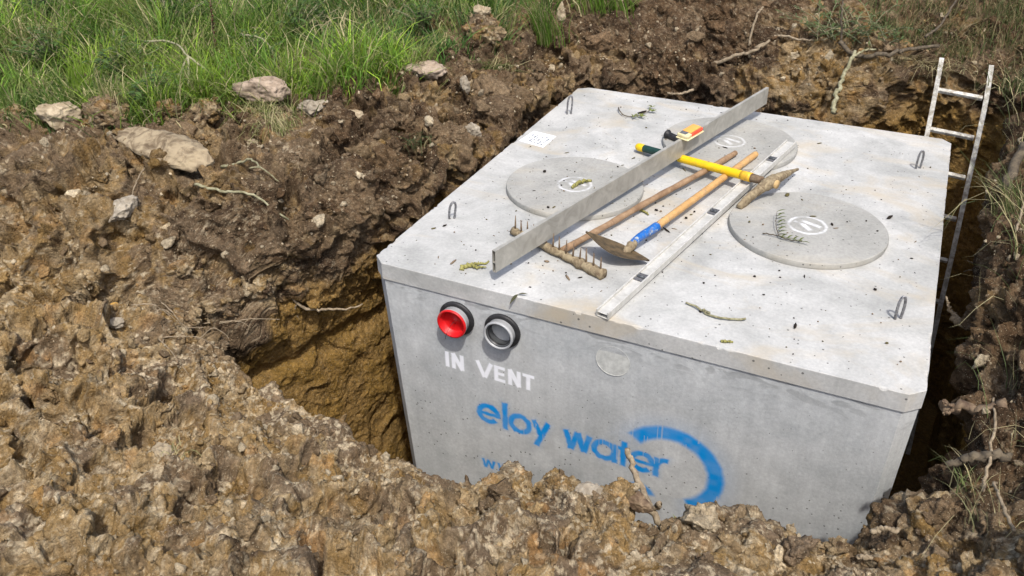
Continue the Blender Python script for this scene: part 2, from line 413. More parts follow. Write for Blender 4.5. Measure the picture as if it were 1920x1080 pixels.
def Hraw(x, y):
    out = np.zeros(len(x))
    for s in range(0, len(x), 40000):
        xs = x[s:s + 40000]; ys = y[s:s + 40000]
        d2 = (xs[:, None] - CTRL[None, :, 0]) ** 2 + (ys[:, None] - CTRL[None, :, 1]) ** 2
        k = 0.5 * d2 * np.log(d2 + 1e-12)
        out[s:s + 40000] = k @ TPS[:-3] + TPS[-3] + TPS[-2] * xs + TPS[-1] * ys
    return out
def H(x, y):
    x = np.atleast_1d(np.asarray(x, float)); y = np.atleast_1d(np.asarray(y, float))
    d = np.hypot(x - 1, y - 1)
    far = sstep(5.0, 9.0, d)
    s = np.where(d > 7, 7 / d, 1)
    z = np.clip(Hraw(1 + (x - 1) * s, 1 + (y - 1) * s), -.5, 1.3)
    return z * (1 - far) + 0.45 * far
PC = np.array([1.15, 1.1])
RIM = np.array([  # x, y of the pit edge, and how far the wall is cut back beneath it
 (.18,-.70,.02),(.62,-.75,.02),(.925,-.75,.02),(1.11,-.73,.02),(1.355,-.75,.02),(1.515,-.75,.02),(1.95,-.68,.02),(2.19,-.66,.02),(2.35,-.50,.03),(2.47,-.27,.08),
 (2.56,-.03,.10),(2.58,.4,.14),(2.58,1.1,.16),(2.61,1.8,.18),(2.72,2.5,.12),(2.86,3.15,.0),(2.66,3.60,-.45),(2.2,3.56,-.5),(1.85,3.14,-.2),(1.4,2.98,-.04),(.9,2.96,0),(.4,2.97,0),
 (-.03,2.86,.02),(-.11,2.3,.05),(-.12,1.5,.10),(-.13,.95,.15),(-.18,.55,.21),(-.29,.18,.24),(-.43,-.08,.22),(-.58,-.22,.14),(-.74,-.36,.06),(-.60,-.52,.02),(-.36,-.61,.02),(-.1,-.66,.02)])
_th = np.arctan2(RIM[:, 1] - PC[1], RIM[:, 0] - PC[0]); _o = np.argsort(_th)
_th = _th[_o]; _rr = np.hypot(RIM[:, 0] - PC[0], RIM[:, 1] - PC[1])[_o]; _cut = RIM[_o, 2]
def rim_r(th):
    return np.interp(th, _th, _rr, period=2 * np.pi)
def cut_r(th):
    return np.interp(th, _th, _cut, period=2 * np.pi)
FLOOR = -2.28
# theta density
tt = np.linspace(-np.pi, np.pi, 4001)
wt = np.interp(np.degrees(tt), [-180, -150, -140, -60, -45, 0, 60, 75, 100, 120, 180], [1.25, 1.5, 1.75, 1.75, 1.0, .55, .55, .8, .8, 1.1, 1.25])
cw = np.concatenate([[0], np.cumsum((wt[1:] + wt[:-1]) / 2)]); cw /= cw[-1]
NTH = 2500
th = np.interp(np.arange(NTH) / NTH, cw, tt)
rr = rim_r(th)
k5 = np.ones(15) / 15
rr = np.convolve(np.r_[rr[-7:], rr, rr[:7]], k5, 'valid')
cut = np.convolve(np.r_[cut_r(th)[-7:], cut_r(th), cut_r(th)[:7]], k5, 'valid')
ct, st_ = np.cos(th), np.sin(th)
xr, yr = PC[0] + rr * ct, PC[1] + rr * st_
zr = H(xr, yr)
# wall rows
NW = 300
u = np.linspace(0, 1, NW) ** 0.85
zw = FLOOR + (zr[None] - FLOOR) * u[:, None]
prof = 1 - sstep(0.72, 1.0, u)[:, None] ** 1.0
overh = np.where(cut[None] > 0, prof, (1 - u)[:, None])
rw = rr[None] + cut[None] * overh
# outward rows
d = [0.0]
while d[-1] < 7.0: d.append(d[-1] + 0.0034 + 0.0036 * d[-1])
while d[-1] < 80: d.append(d[-1] * 1.12)
d = np.array(d[1:])
ro = rr[None] + d[:, None]
xo = PC[0] + ro * ct[None]; yo = PC[1] + ro * st_[None]
zo = H(xo.ravel(), yo.ravel()).reshape(xo.shape)
# floor rows
rf = rw[0][None] * np.array([.05, .5, .8, .93, .98])[:, None]
X = np.vstack([PC[0] + rf * ct, PC[0] + rw * ct, xo]); Y = np.vstack([PC[1] + rf * st_, PC[1] + rw * st_, yo])
Z = np.vstack([np.full(rf.shape, FLOOR), zw, zo])
NR = X.shape[0]; r0 = len(rf)
B = np.stack([X, Y, Z], 2)
def normals(B):
    du = np.roll(B, -1, 1) - np.roll(B, 1, 1); dv = np.gradient(B, axis=0)
    n = np.cross(du, dv); return n / (np.linalg.norm(n, axis=2)[..., None] + 1e-12)
Nn = normals(B)
# soften the normal turn round the rim
for _ in range(2):
    kk = 9; pad = np.concatenate([Nn[:1]] * kk + [Nn] + [Nn[-1:]] * kk, 0); cs = np.cumsum(np.concatenate([np.zeros_like(pad[:1]), pad], 0), 0)
    Nn = (cs[2 * kk + 1:] - cs[:-2 * kk - 1]) / (2 * kk + 1)
Nn /= np.linalg.norm(Nn, axis=2)[..., None]
P = B.reshape(-1, 3); NV = Nn.reshape(-1, 3)
row = np.repeat(np.arange(NR), NTH)
dist_out = np.concatenate([np.zeros((r0 + NW) * NTH), np.repeat(d, NTH)])
wallu = np.concatenate([np.zeros(r0 * NTH), np.repeat(u, NTH), np.ones(len(d) * NTH)])
depth = np.where(row < r0 + NW, np.concatenate([np.full(r0 * NTH, 9.), (zr[None] - zw).ravel(), np.zeros(len(d) * NTH)]), 0)
near = dist_out < 6.5
def on(mask, fn):
    out = np.zeros(len(P), np.float32); out[mask] = fn(P[mask]); return out
iswall = row < r0 + NW
front = sstep(-.35, -.75, P[:, 1]) * sstep(3.6, 2.9, P[:, 0])
low = sstep(.42, .62, depth)                      # smooth clay below the topsoil
lowL = low
big = on(near, lambda p: fbm(p, 2.3, 3, .5, 3))
mid = on(near, lambda p: fbm(p, 7.5, 3, .55, 9))
A0, A1, A2, A3 = (np.zeros((4, len(P)), np.float32) for _ in range(4))
visible = near & ~((row < r0 + 40))
region = on(near, lambda p: fbm(p, 1.4, 2, .5, 77))
cl = sstep(-.35, .35, region + .25 * mid)       # where it is cloddy and where it is smeared flat
field = sstep(0.0, .5, -(P[:, 0] + .62) * .55 + (P[:, 1] - 2.0) * .35 - .35) * (1 - iswall)   # rough measure for 'in the grass'
grassy = sstep(0, .35, field)
amp = (1 - .72 * low) * (1 - .5 * grassy) * (1 - .5 * np.exp(-(dist_out / .10) ** 2) * (front > .3) * (P[:, 0] < .9))
smear = sstep(.15, .40, on(near, lambda p: fbm(p, 2.6, 2, .5, 117))) * np.where(iswall, 0, 1) * sstep(.03, .12, dist_out)
fade = np.where(dist_out > 6.5, 0, 1)
def on2(Q, mask, fn):
    out = np.zeros(len(Q), np.float32); out[mask] = fn(Q[mask]); return out
def renorm(Q, kk=3):
    n_ = normals(Q.reshape(NR, NTH, 3)).astype(np.float32)
    for ax in (0, 1):
        pad = np.concatenate([np.take(n_, range(-kk, 0), 1), n_, np.take(n_, range(0, kk), 1)], 1) if ax == 1 else np.concatenate([n_[:1]] * kk + [n_] + [n_[-1:]] * kk, 0)
        cs = np.cumsum(np.concatenate([np.zeros_like(np.take(pad, [0], ax)), pad], ax), ax)
        n_ = (np.take(cs, range(2 * kk + 1, cs.shape[ax]), ax) - np.take(cs, range(0, cs.shape[ax] - 2 * kk - 1), ax))
    n_ = n_.reshape(-1, 3); return n_ / (np.linalg.norm(n_, axis=1)[:, None] + 1e-9)
# stage 1: the large shapes
A0[:, visible] = np.array(chunks(P[visible], 2.9, 29, .45, .7))
d1 = .075 * big * (1 - .6 * low) * np.where(iswall, .6, .8) + .030 * mid * (1 - .4 * low) + amp * A0[0] * (.10 + .055 * sstep(.2, -.5, P[:, 0]) - .05 * sstep(2.6, 3.0, P[:, 1])) * np.where(iswall, 1 - .6 * sstep(-.15, -.4, P[:, 0]), 1) - .018
ledge = np.exp(-((P[:, 2] + .72 + .08 * mid) / .06) ** 2) * low * sstep(.2, -.2, P[:, 0])
d1 = d1 + ledge * .05
lip = np.exp(-((P[:, 2] + .12 + .05 * big) / .09) ** 2) * iswall * sstep(.1, -.1, P[:, 0]) * sstep(1.2, .6, P[:, 1])
d1 = np.clip(d1 + lip * .04, -.17, .13)
Q1 = P + NV * (d1 * fade)[:, None]
for q_ in range(3):
    Q1[:, q_] += fade * amp * on2(P, visible, lambda p: fbm(p, 6.5, 2, .5, 400 + q_)) * .045
# stage 2: clods, pushed out along the new surface
N1 = renorm(Q1, 5)
A1[:, visible] = np.array(chunks(Q1[visible], 7.2, 31, .42, .75))
A2[:, visible] = np.array(chunks(Q1[visible], 17.0, 41, .42, .8))
sm_ = (1 - .75 * smear) * (1 - .75 * sstep(.62, .70, A1[2]) * (1 - iswall))
d2 = amp * np.where(iswall, 1 - .45 * sstep(-.15, -.4, P[:, 0]), 1) * (A1[0] * .060 * (.25 + .75 * cl) * (1 - .5 * smear) + A2[0] * .019 * (.35 + .65 * cl) * sm_)
Q2 = Q1 + N1 * (d2 * fade)[:, None]
for q_ in range(3):
    Q2[:, q_] += fade * amp * sm_ * on2(Q1, visible, lambda p: fbm(p, 24, 2, .5, 410 + q_)) * .014
# stage 3: crumb, evaluated on the clods; calmer where the surface has been pulled out steeply
def steps(Q, ax):
    G_ = Q.reshape(NR, NTH, 3); return np.linalg.norm(np.roll(G_, -1, 1) - G_, axis=2) if ax else np.linalg.norm(np.gradient(G_, axis=0), axis=2)
stretch = np.maximum(steps(Q2, 0) / (steps(P, 0) + 1e-6), steps(Q2, 1) / (steps(P, 1) + 1e-6))
for _ in range(2): stretch = (stretch + np.roll(stretch, 1, 1) + np.roll(stretch, -1, 1) + np.roll(stretch, 1, 0) + np.roll(stretch, -1, 0)) / 5
calm = np.clip(1.7 / stretch.ravel(), .15, 1)
N2 = renorm(Q2, 2)
A3[:, visible] = np.array(chunks(Q2[visible], 42.0, 51, .3, .8))
rough4 = on2(Q2, visible, lambda p: fbm(p, 17, 4, .62, 201)); rough5 = on2(Q2, visible, lambda p: fbm(p, 70, 3, .62, 211))
tv = on2(Q2, iswall & (row > r0), lambda p: vnoise(np.stack([p[:, 0] * 1.0 + p[:, 2] * .35, p[:, 1] * 1.0 - p[:, 2] * .35, p[:, 2] * .14], 1), 20, 61) * .5 + vnoise(p, 60, 63) * .4)
d3 = amp * (A3[0] * .0085 * (.55 + .45 * sm_) + rough4 * .015 * (.35 + .65 * sm_) + rough5 * .0065) + low * tv * .009
PV = Q2 + N2 * (d3 * calm * fade)[:, None]
inside = (PV[:, 2] > -2.2) & (PV[:, 2] < 6) & (PV[:, 0] > -.02) & (PV[:, 0] < 2.42) & (PV[:, 1] > -.02) & (PV[:, 1] < 2.69)
print('ground points inside tank', int(inside.sum()))
PV[inside & (P[:, 0] < 1.1), 0] = -.025
PV[inside & (P[:, 0] >= 1.1) & (P[:, 1] < 2.6), 0] = 2.425
# soil colour (real pigment: topsoil, ochre clay, pale marl)
TOP = np.array([.120, .079, .047]); TOPD = np.array([.068, .046, .030]); OCH = np.array([.250, .163, .062]); TAN = np.array([.335, .260, .155]); PALE = np.array([.50, .43, .31]); GREY = np.array([.210, .156, .100]); CLAY = np.array([.260, .165, .050])
def pal(w_): return w_[:, None]
def soil_colour(P, a0, a1, a2, a3, low, region, mid, rough, fine_, front):
    backp = np.exp(-(((P[:, 0] - 1.55) / .40) ** 2 + ((P[:, 1] - 3.25) / .50) ** 2))
    darkb = np.exp(-(((P[:, 0] - .55) / .60) ** 2 + ((P[:, 1] - 3.4) / .6) ** 2))
    leftp = sstep(-.35, -1.0, P[:, 0]) * sstep(1.3, .3, P[:, 1])
    rightp = sstep(2.4, 2.6, P[:, 0]) * sstep(-.3, .1, P[:, 1])
    och = front * .40 + backp * .75 + leftp * .12 - darkb * .35 - rightp * .15 + .30 * region + .30 * mid + .20 * rough + .55 * (a1[1] - .5) + .25 * (a2[1] - .5) + .12 * (a3[1] - .5)
    dry = sstep(-.5, .6, front * .50 + leftp * .40 + .6 * rough + .35 * mid + .7 * (a1[2] - .5) + .4 * (a2[2] - .5) - darkb * .5 - rightp * .3)
    col = TOPD + (TOP - TOPD) * pal(sstep(-.6, .2, mid + rough + .4 * (a1[2] - .5)))
    g2 = GREY + (np.array([.290, .228, .145]) - GREY) * pal(front)
    col = col + (g2 - col) * pal(dry * .9)
    c2 = OCH + (TAN - OCH) * pal(sstep(-.35, .35, rough + .5 * (a2[2] - .5) + .25 * fine_))
    col = col + (c2 - col) * pal(sstep(.05, .42, och) * .82)
    dp = sstep(.05, .40, -.6 * mid - .25 * region + .9 * (a1[2] - .5) + .15 * rough)
    col = col + (np.array([.125, .092, .066]) - col) * pal(dp * (.25 + .50 * front) * (1 - low))
    col = col + (PALE - col) * pal(sstep(.36, .74, 1.1 * fine_ + .4 * rough + (a3[2] - .5) * 1.0 + .24 * front) * (.35 + .45 * np.clip(front + leftp, 0, 1)))
    col = col + (np.array([.38, .20, .055]) - col) * pal(sstep(.90, .95, a2[2]) * sstep(.1, .4, och) * .35)
    lc = CLAY + (OCH * 1.10 - CLAY) * pal(sstep(-.5, .5, mid + rough))
    col = col * (1 + .22 * pal(front))
    return col + (lc - col) * pal(low)
lowc = sstep(.20, .34, depth + .10 * region + .10 * mid + .06 * rough4)
A3c = A3.copy(); A3c[1:3] = .5 + (A3[1:3] - .5) * calm
col = soil_colour(PV, A0, A1, A2, A3c, lowc, region, mid, rough4 * (.4 + .6 * calm), rough5 * calm, front)
turf = np.array([.070, .075, .030])
col = col + (turf - col) * pal(np.where((grassy > .5) & ~((P[:, 0] > -1.35) & (P[:, 1] > 3.3)), .6, 0))
ocp = np.exp(-(((P[:, 0] + .7) / .5) ** 2 + ((P[:, 1] - 4.5) / .9) ** 2)) * grassy
col = col + (np.array([.34, .235, .095]) - col) * pal(ocp * .8)
col = np.clip(col, .01, 1)
idx = np.arange(NR * NTH).reshape(NR, NTH)
a = idx[:-1]; b = np.roll(a, -1, 1); c_ = np.roll(idx[1:], -1, 1); d_ = idx[1:]
F = np.stack([a, b, c_, d_], 2).reshape(-1, 4)
ground = link("ground", np_mesh("ground", PV, F, True, cols=col), M['soil'])
tag(ground, "dug brown and ochre earth around and inside the pit", "ground", kind='structure')
PVg = PV.reshape(NR, NTH, 3)
def ground_z(x, y):
    """height of the finished ground (nearest mesh column)"""
    t_ = math.atan2(y - PC[1], x - PC[0]); j = int(np.argmin(np.abs(th - t_)))
    r_ = math.hypot(x - PC[0], y - PC[1]); cr = np.hypot(PVg[r0 + NW:, j, 0] - PC[0], PVg[r0 + NW:, j, 1] - PC[1])
    i = int(np.argmin(np.abs(cr - r_))); return float(PVg[r0 + NW + i, j, 2])
# ------------------------------------------------------------------ the concrete tank
W_, D_ = 2.4, 2.672
CH = [(0, .054), (.061, 0), (2.343, 0), (2.4, .053), (2.4, 2.614), (2.348, 2.672), (.067, 2.672), (0, 2.618)]
tank = root("concrete_tank")
tag(tank, "huge pale grey concrete tank with chamfered corners standing in the dug pit", "concrete tank")
def paint(u, v, shapes, soft):
    """signed coverage of strokes; shapes: ('seg',x0,y0,x1,y1,w) butt-ended bars or ('arc',cx,cy,r,a0,a1,w)"""
    best = np.full(u.shape, 9.0)
    for s in shapes:
        if s[0] == 'seg':
            _, x0, y0, x1, y1, ww = s; L = math.hypot(x1 - x0, y1 - y0); tx, ty = (x1 - x0) / L, (y1 - y0) / L
            a_ = (u - x0) * tx + (v - y0) * ty - L / 2; b_ = -(u - x0) * ty + (v - y0) * tx
            qx = np.abs(a_) - L / 2; qy = np.abs(b_) - ww / 2
            dd = np.hypot(np.maximum(qx, 0), np.maximum(qy, 0)) + np.minimum(np.maximum(qx, qy), 0)
        else:
            _, cx, cy, r_, a0, a1, ww = s
            an = np.degrees(np.arctan2(v - cy, u - cx)); mid_ = (a0 + a1) / 2; half = (a1 - a0) / 2
            da = (an - mid_ + 180) % 360 - 180
            rad = np.hypot(u - cx, v - cy); ring = np.abs(rad - r_) - ww / 2
            ang = (np.abs(da) - half) * math.pi / 180 * r_
            dd = np.where(half >= 180, ring, np.maximum(ring, ang))
        best = np.minimum(best, dd)
    return sstep(soft, -soft, best)
def wletter(x0, x1, top, base, ww):
    q = (x1 - x0) / 4; i = ww * .45
    return [('seg', x0 + i, top, x0 + q + i * .3, base, ww), ('seg', x0 + q + i * .3, base, (x0 + x1) / 2, top, ww),
            ('seg', (x0 + x1) / 2, top, x1 - q - i * .3, base, ww), ('seg', x1 - q - i * .3, base, x1 - i, top, ww)]
def eletter(cx, cy, r_, ww):
    return [('arc', cx, cy, r_, 0, 318, ww), ('seg', cx - r_, cy - .002, cx + r_ + ww / 2, cy - .002, ww * .72)]
t_, b_ = -.692, -.79; sw = .030; cy = (t_ + b_) / 2; ry = (t_ - b_) / 2
BLUE = eletter(.590, cy + .004, ry, sw) + [('seg', .680, -.636, .680, -.806, sw), ('arc', .760, cy, ry, 0, 360, sw)]
BLUE += [('seg', .832, -.686, .874, -.782, sw), ('seg', .908, -.684, .846, -.846, sw)]
BLUE += wletter(.985, 1.130, -.684, -.796, sw)
BLUE += [('arc', 1.190, cy, ry, 0, 360, sw), ('seg', 1.241, -.686, 1.241, -.802, sw)]
BLUE += [('seg', 1.283, -.652, 1.283, -.804, sw), ('seg', 1.254, -.697, 1.312, -.697, sw * .8)]
BLUE += eletter(1.372, cy, ry, sw) + [('seg', 1.440, -.686, 1.440, -.805, sw), ('arc', 1.487, -.735, .044, 80, 175, sw)]
BLUE += wletter(.540, .618, -1.052, -1.110, .015) + wletter(.626, .704, -1.052, -1.110, .015) + wletter(.712, .790, -1.052, -1.110, .015)
BLUE += [('seg', .800, -1.102, .812, -1.102, .014)]
LOGO = [('arc', 1.500, -.737, .211, -62, 144, .074)]
BLOB = [('arc', 1.372, -.955, .062, 20, 160, .03)]
tI, bI = -.420, -.512; ws = .021
WHITE = [('seg', .377, tI, .377, bI, ws), ('seg', .412, tI, .412, bI, ws), ('seg', .458, tI, .458, bI, ws), ('seg', .410, tI, .460, bI, .024),
         ('seg', .541, tI, .577, bI, ws), ('seg', .615, tI, .579, bI, ws),
         ('seg', .640, tI, .640, bI, ws), ('seg', .640, tI - .009, .686, tI - .009, .018), ('seg', .640, -.465, .682, -.465, .017), ('seg', .640, bI + .009, .687, bI + .009, .018),
         ('seg', .712, tI, .712, bI, ws), ('seg', .757, tI, .757, bI, ws), ('seg', .710, tI, .759, bI, .024),
         ('seg', .776, tI - .009, .836, tI - .009, .018), ('seg', .805, tI, .805, bI, ws)]
KX, KY = 0.055, 0.02                       # how far the walls lean in per metre of depth (left, front)
ZL = -0.088
def shrink(z):
    h = max(0.0, ZL - z)
    l, r_, f_, b2 = KX * h + .006, .012 * h + .006, KY * h + .006, .03 * h + .006
    out = []
    for x, y in CH:
        fx = x / W_; fy = y / D_
        out.append((x + l * (1 - fx) - r_ * fx, y + f_ * (1 - fy) - b2 * fy))
    return out
# lid slab (top face is a fine grid so the edge can be slightly chipped)
ob_ = []
for i in range(8):
    a_, b2_ = np.array(CH[i]), np.array(CH[(i + 1) % 8]); n_ = max(2, int(np.linalg.norm(b2_ - a_) / .007))
    ob_.append(a_ + (b2_ - a_) * (np.arange(n_) / n_)[:, None])
ob_ = np.concatenate(ob_); nob = len(ob_); cen_ = np.array([W_ / 2, D_ / 2])
tg_ = np.roll(ob_, -1, 0) - np.roll(ob_, 1, 0); tg_ /= np.linalg.norm(tg_, axis=1)[:, None]; inn_ = np.stack([-tg_[:, 1], tg_[:, 0]], 1)
p3_ = np.c_[ob_, np.zeros(nob)]
chip = .0015 + .0012 * (1 + fbm(p3_, 18, 3, .6, 91)) + .011 * sstep(.38, .62, fbm(p3_, 7, 3, .65, 92)) + .010 * sstep(.50, .70, fbm(p3_, 20, 2, .6, 93))
wv_ = (.0012 * fbm(p3_, 5, 2, .5, 94))[:, None] * inn_
rings_ = [np.c_[ob_ + inn_ * (chip * 1.1)[:, None] + wv_, np.zeros(nob)], np.c_[ob_ + inn_ * (chip * .35)[:, None] + wv_, -chip * .35], np.c_[ob_ + wv_, -chip], np.c_[ob_ + wv_, np.full(nob, ZL + .003)], np.c_[ob_ + inn_ * .003, np.full(nob, ZL)]]
Vl = np.concatenate(rings_); il_ = np.arange(5 * nob).reshape(5, nob)
Fl_ = np.stack([il_[:-1], il_[1:], np.roll(il_[1:], -1, 1), np.roll(il_[:-1], -1, 1)], 2).reshape(-1, 4)
lid = link("lid_slab", np_mesh("lid_slab", Vl, [Fl_, il_[0][None].copy(), il_[-1][None, ::-1].copy()], False), M['lid'], tank)
# walls: front face as a fine grid carrying the painted lettering, the others plain
zs = [ZL + .0005, -.6, -1.2, -1.8, -2.27]
polys = [shrink(z) for z in zs]
V = []; Fq = []
for i, pl in enumerate(polys):
    for x, y in pl: V.append((x, y, zs[i]))
for i in range(len(zs) - 1):
    for j in range(8):
        if j == 1: continue
        Fq.append((i * 8 + j, (i * 8 + (j + 1) % 8), (i + 1) * 8 + (j + 1) % 8, (i + 1) * 8 + j))
Fq = np.array(Fq)[:, ::-1]
gu = np.linspace(0, 1, 620); gv = np.concatenate([np.linspace(0, .58, 360), np.linspace(.6, 1, 20)])
GU, GV = np.meshgrid(gu, gv)
zz = zs[0] + (zs[-1] - zs[0]) * GV
s0 = np.array(shrink(zs[0])); s1 = np.array(shrink(zs[-1]))
xl = s0[1, 0] + (s1[1, 0] - s0[1, 0]) * GV; xr_ = s0[2, 0] + (s1[2, 0] - s0[2, 0]) * GV
yy = s0[1, 1] + (s1[1, 1] - s0[1, 1]) * GV
xx = xl + (xr_ - xl) * GU
wob = .0016 * np.sin(xx * 3.1 + 1) * np.sin(zz * 2.7)
plug = np.hypot((xx - 1.206), zz + .212)
dent = 0 * plug
Vf = np.stack([xx, yy - dent * 1.0 + wob * .0, zz], 2).reshape(-1, 3)
uu = xx.ravel(); vv = zz.ravel()
edge_n = .0035 * fbm(np.stack([uu, vv, uu * 0], 1), 55, 2, .5, 5)
blue = paint(uu + edge_n, vv + edge_n, BLUE, .0065)
logo = np.maximum(paint(uu + edge_n, vv, LOGO, .016), paint(uu, vv, BLOB, .012))
halo = .42 * paint(uu, vv, BLUE, .030) + .50 * paint(uu, vv, LOGO, .11) * (np.hypot(uu - 1.5, vv + .737) > .17)
drip = (vnoise(np.stack([uu * 1.0, vv * .02, uu * 0], 1), 160, 4) > .72) & (fbm(np.stack([uu, vv, uu * 0], 1), 6, 2, .5, 8) > 0)
blue = np.clip(1.04 * np.maximum(np.maximum(blue, logo) * (.90 + .1 * vnoise(np.stack([uu, vv, uu * 0], 1), 30, 9)), halo * .55), 0, 1)
blue = np.where(drip, blue * .55, blue)
white = paint(uu, vv, WHITE, .0028) * np.clip(.93 + .12 * fbm(np.stack([uu, vv, uu * 0], 1), 40, 3, .6, 12), 0, 1)
# scratches missing from the lettering
ii = np.arange(len(gv) * len(gu)).reshape(len(gv), len(gu))
Fg = np.stack([ii[:-1, :-1], ii[1:, :-1], ii[1:, 1:], ii[:-1, 1:]], 2).reshape(-1, 4)
Vb = np.array(V); Va = np.vstack([Vf, Vb]); Fa = np.vstack([Fg, Fq + len(Vf)])
z0_ = np.zeros(len(Vb))
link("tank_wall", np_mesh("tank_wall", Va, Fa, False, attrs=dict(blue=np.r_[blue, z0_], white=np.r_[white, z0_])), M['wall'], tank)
# thin mortar lip line
# lifting loops
for (x, y, hh, lean) in ((.133, 2.132, .135, .03), (.145, .525, .105, .05), (2.242, 2.146, .115, .0), (2.264, .505, .118, .0)):
    tw = []
    n_ = 40
    a_ = np.linspace(0, np.pi, n_)
    ex = .021
    wl_ = .017 * np.cos(a_) * (.75 + .55 * np.sin(a_)); cen = np.stack([x + lean * np.sin(a_) * .3 + wl_ * .80, y + wl_ * .60, np.sin(a_) ** .70 * hh - .01], 1)
    parts = []
    for s in range(4):
        ph = np.linspace(0, 26, n_) + s * np.pi / 2
        T = np.gradient(cen, axis=0); T /= np.linalg.norm(T, axis=1)[:, None]
        U = np.cross(T, (1, 0, 0)); U /= np.linalg.norm(U, axis=1)[:, None] + 1e-9; Vv = np.cross(T, U)
        parts.append(tube(cen + .0030 * (np.cos(ph)[:, None] * U + np.sin(ph)[:, None] * Vv), .0034, 6))
    V_, F_ = merge(parts)
    link("lifting_loop", np_mesh("lifting_loop", V_, F_), M['cable'], tank)
# pipe stubs
def stub(name, x, z, red):
    r_ = .071
    seal = link("rubber_seal", np_mesh("rubber_seal", *lathe([(r_ * .9, -.012), (r_ + .016, -.012), (r_ + .018, .010), (r_ + .012, .016), (r_ - .004, .017), (r_ - .006, -.012)])), M['black'])
    prof = [(r_ - .002, -.012), (r_ - .002, .038), (r_ + .001, .042), (r_ + .001, .052), (r_ - .002, .055), (r_ - .008, .055), (r_ - .009, .044)]
    if not red: prof += [(r_ - .012, .042), (r_ - .013, -.05)]
    pipe = link(name, np_mesh(name, *lathe(prof, 64)), M['pvc'], tank)
    pipe.location = (x, .008, z)
    seal.parent = pipe
    if red:
        cap = link("red_cap", np_mesh("red_cap", *lathe([(r_ + .001, .050), (r_ + .003, .053), (r_ + .002, .061), (r_ - .004, .063), (r_ - .008, .059), (r_ - .011, .028), (r_ - .017, .025), (.012, .027), (.010, .031), (.0005, .031)], 64)), M['red'], pipe)
        wire = smooth_path([(.006, -.03, -.012), (.003, -.045, .002), (-.006, -.060, -.014), (-.02, -.068, -.045), (-.032, -.066, -.085), (-.040, -.04, -.105)], 30)
        V_, F_ = tube(wire, .0011, 5)
        link("tie_wire", np_mesh("tie_wire", V_, F_), M['black'], pipe)
    else:
        link("pipe_lining", np_mesh("pipe_lining", *lathe([(r_ - .010, .046), (r_ - .016, .043), (r_ - .017, .030), (r_ - .015, .026), (r_ - .015, -.02), (r_ - .015, -.16), (.0005, -.165)], 64)), M['pvcin'], pipe)
        V_, F_ = lathe([(r_ - .009, .047), (r_ - .019, .040), (r_ - .019, .034), (r_ - .009, .032)], 64)
        link("gasket", np_mesh("gasket", V_, F_), M['black'], pipe)
stub("inlet_pipe", .449, -.202, True)
stub("vent_pipe", .682, -.204, False)
# blanked-off port
V_, F_ = lathe([(.0770, -.001), (.0765, .0022), (.0755, .0022), (.0750, .0008), (.0005, .0010)], 64)
pg = link("blank_plug", np_mesh("blank_plug", V_, F_, False), M['wallp'], tank); pg.location = (1.206, .0085, -.212)
# label sticker lying on the lid with illegible print marks
bm = bmesh.new()
prism(bm, [(.024, 1.588), (.203, 1.550), (.206, 1.746), (.044, 1.770)], .0006, .0022)
lab = link("label_sticker", bm_mesh("label_sticker", bm), M['white'], tank)
bm = bmesh.new()
rl = random.Random(5)
ld = Vector((.02, .19)).normalized()
for r_i, (off_, n_) in enumerate(((.026, 9), (.052, 7), (.070, 8), (.094, 8), (.118, 7), (.142, 9))):
    p_ = .025
    while p_ < .15:
        L_ = rl.uniform(.006, .022) if off_ > .03 else rl.uniform(.004, .012)
        if rl.random() < .72:
            wdt = rl.choice([.005, .008, .011])
            cx_ = .030 + off_ + p_ * .10; cy_ = 1.590 + p_ - off_ * .20
            bx(bm, cx_, cy_, .0027, wdt, L_, .0006)
        p_ += L_ + rl.uniform(.003, .012)
link("printed_marks", bm_mesh("printed_marks", bm), M['ink'], lab)

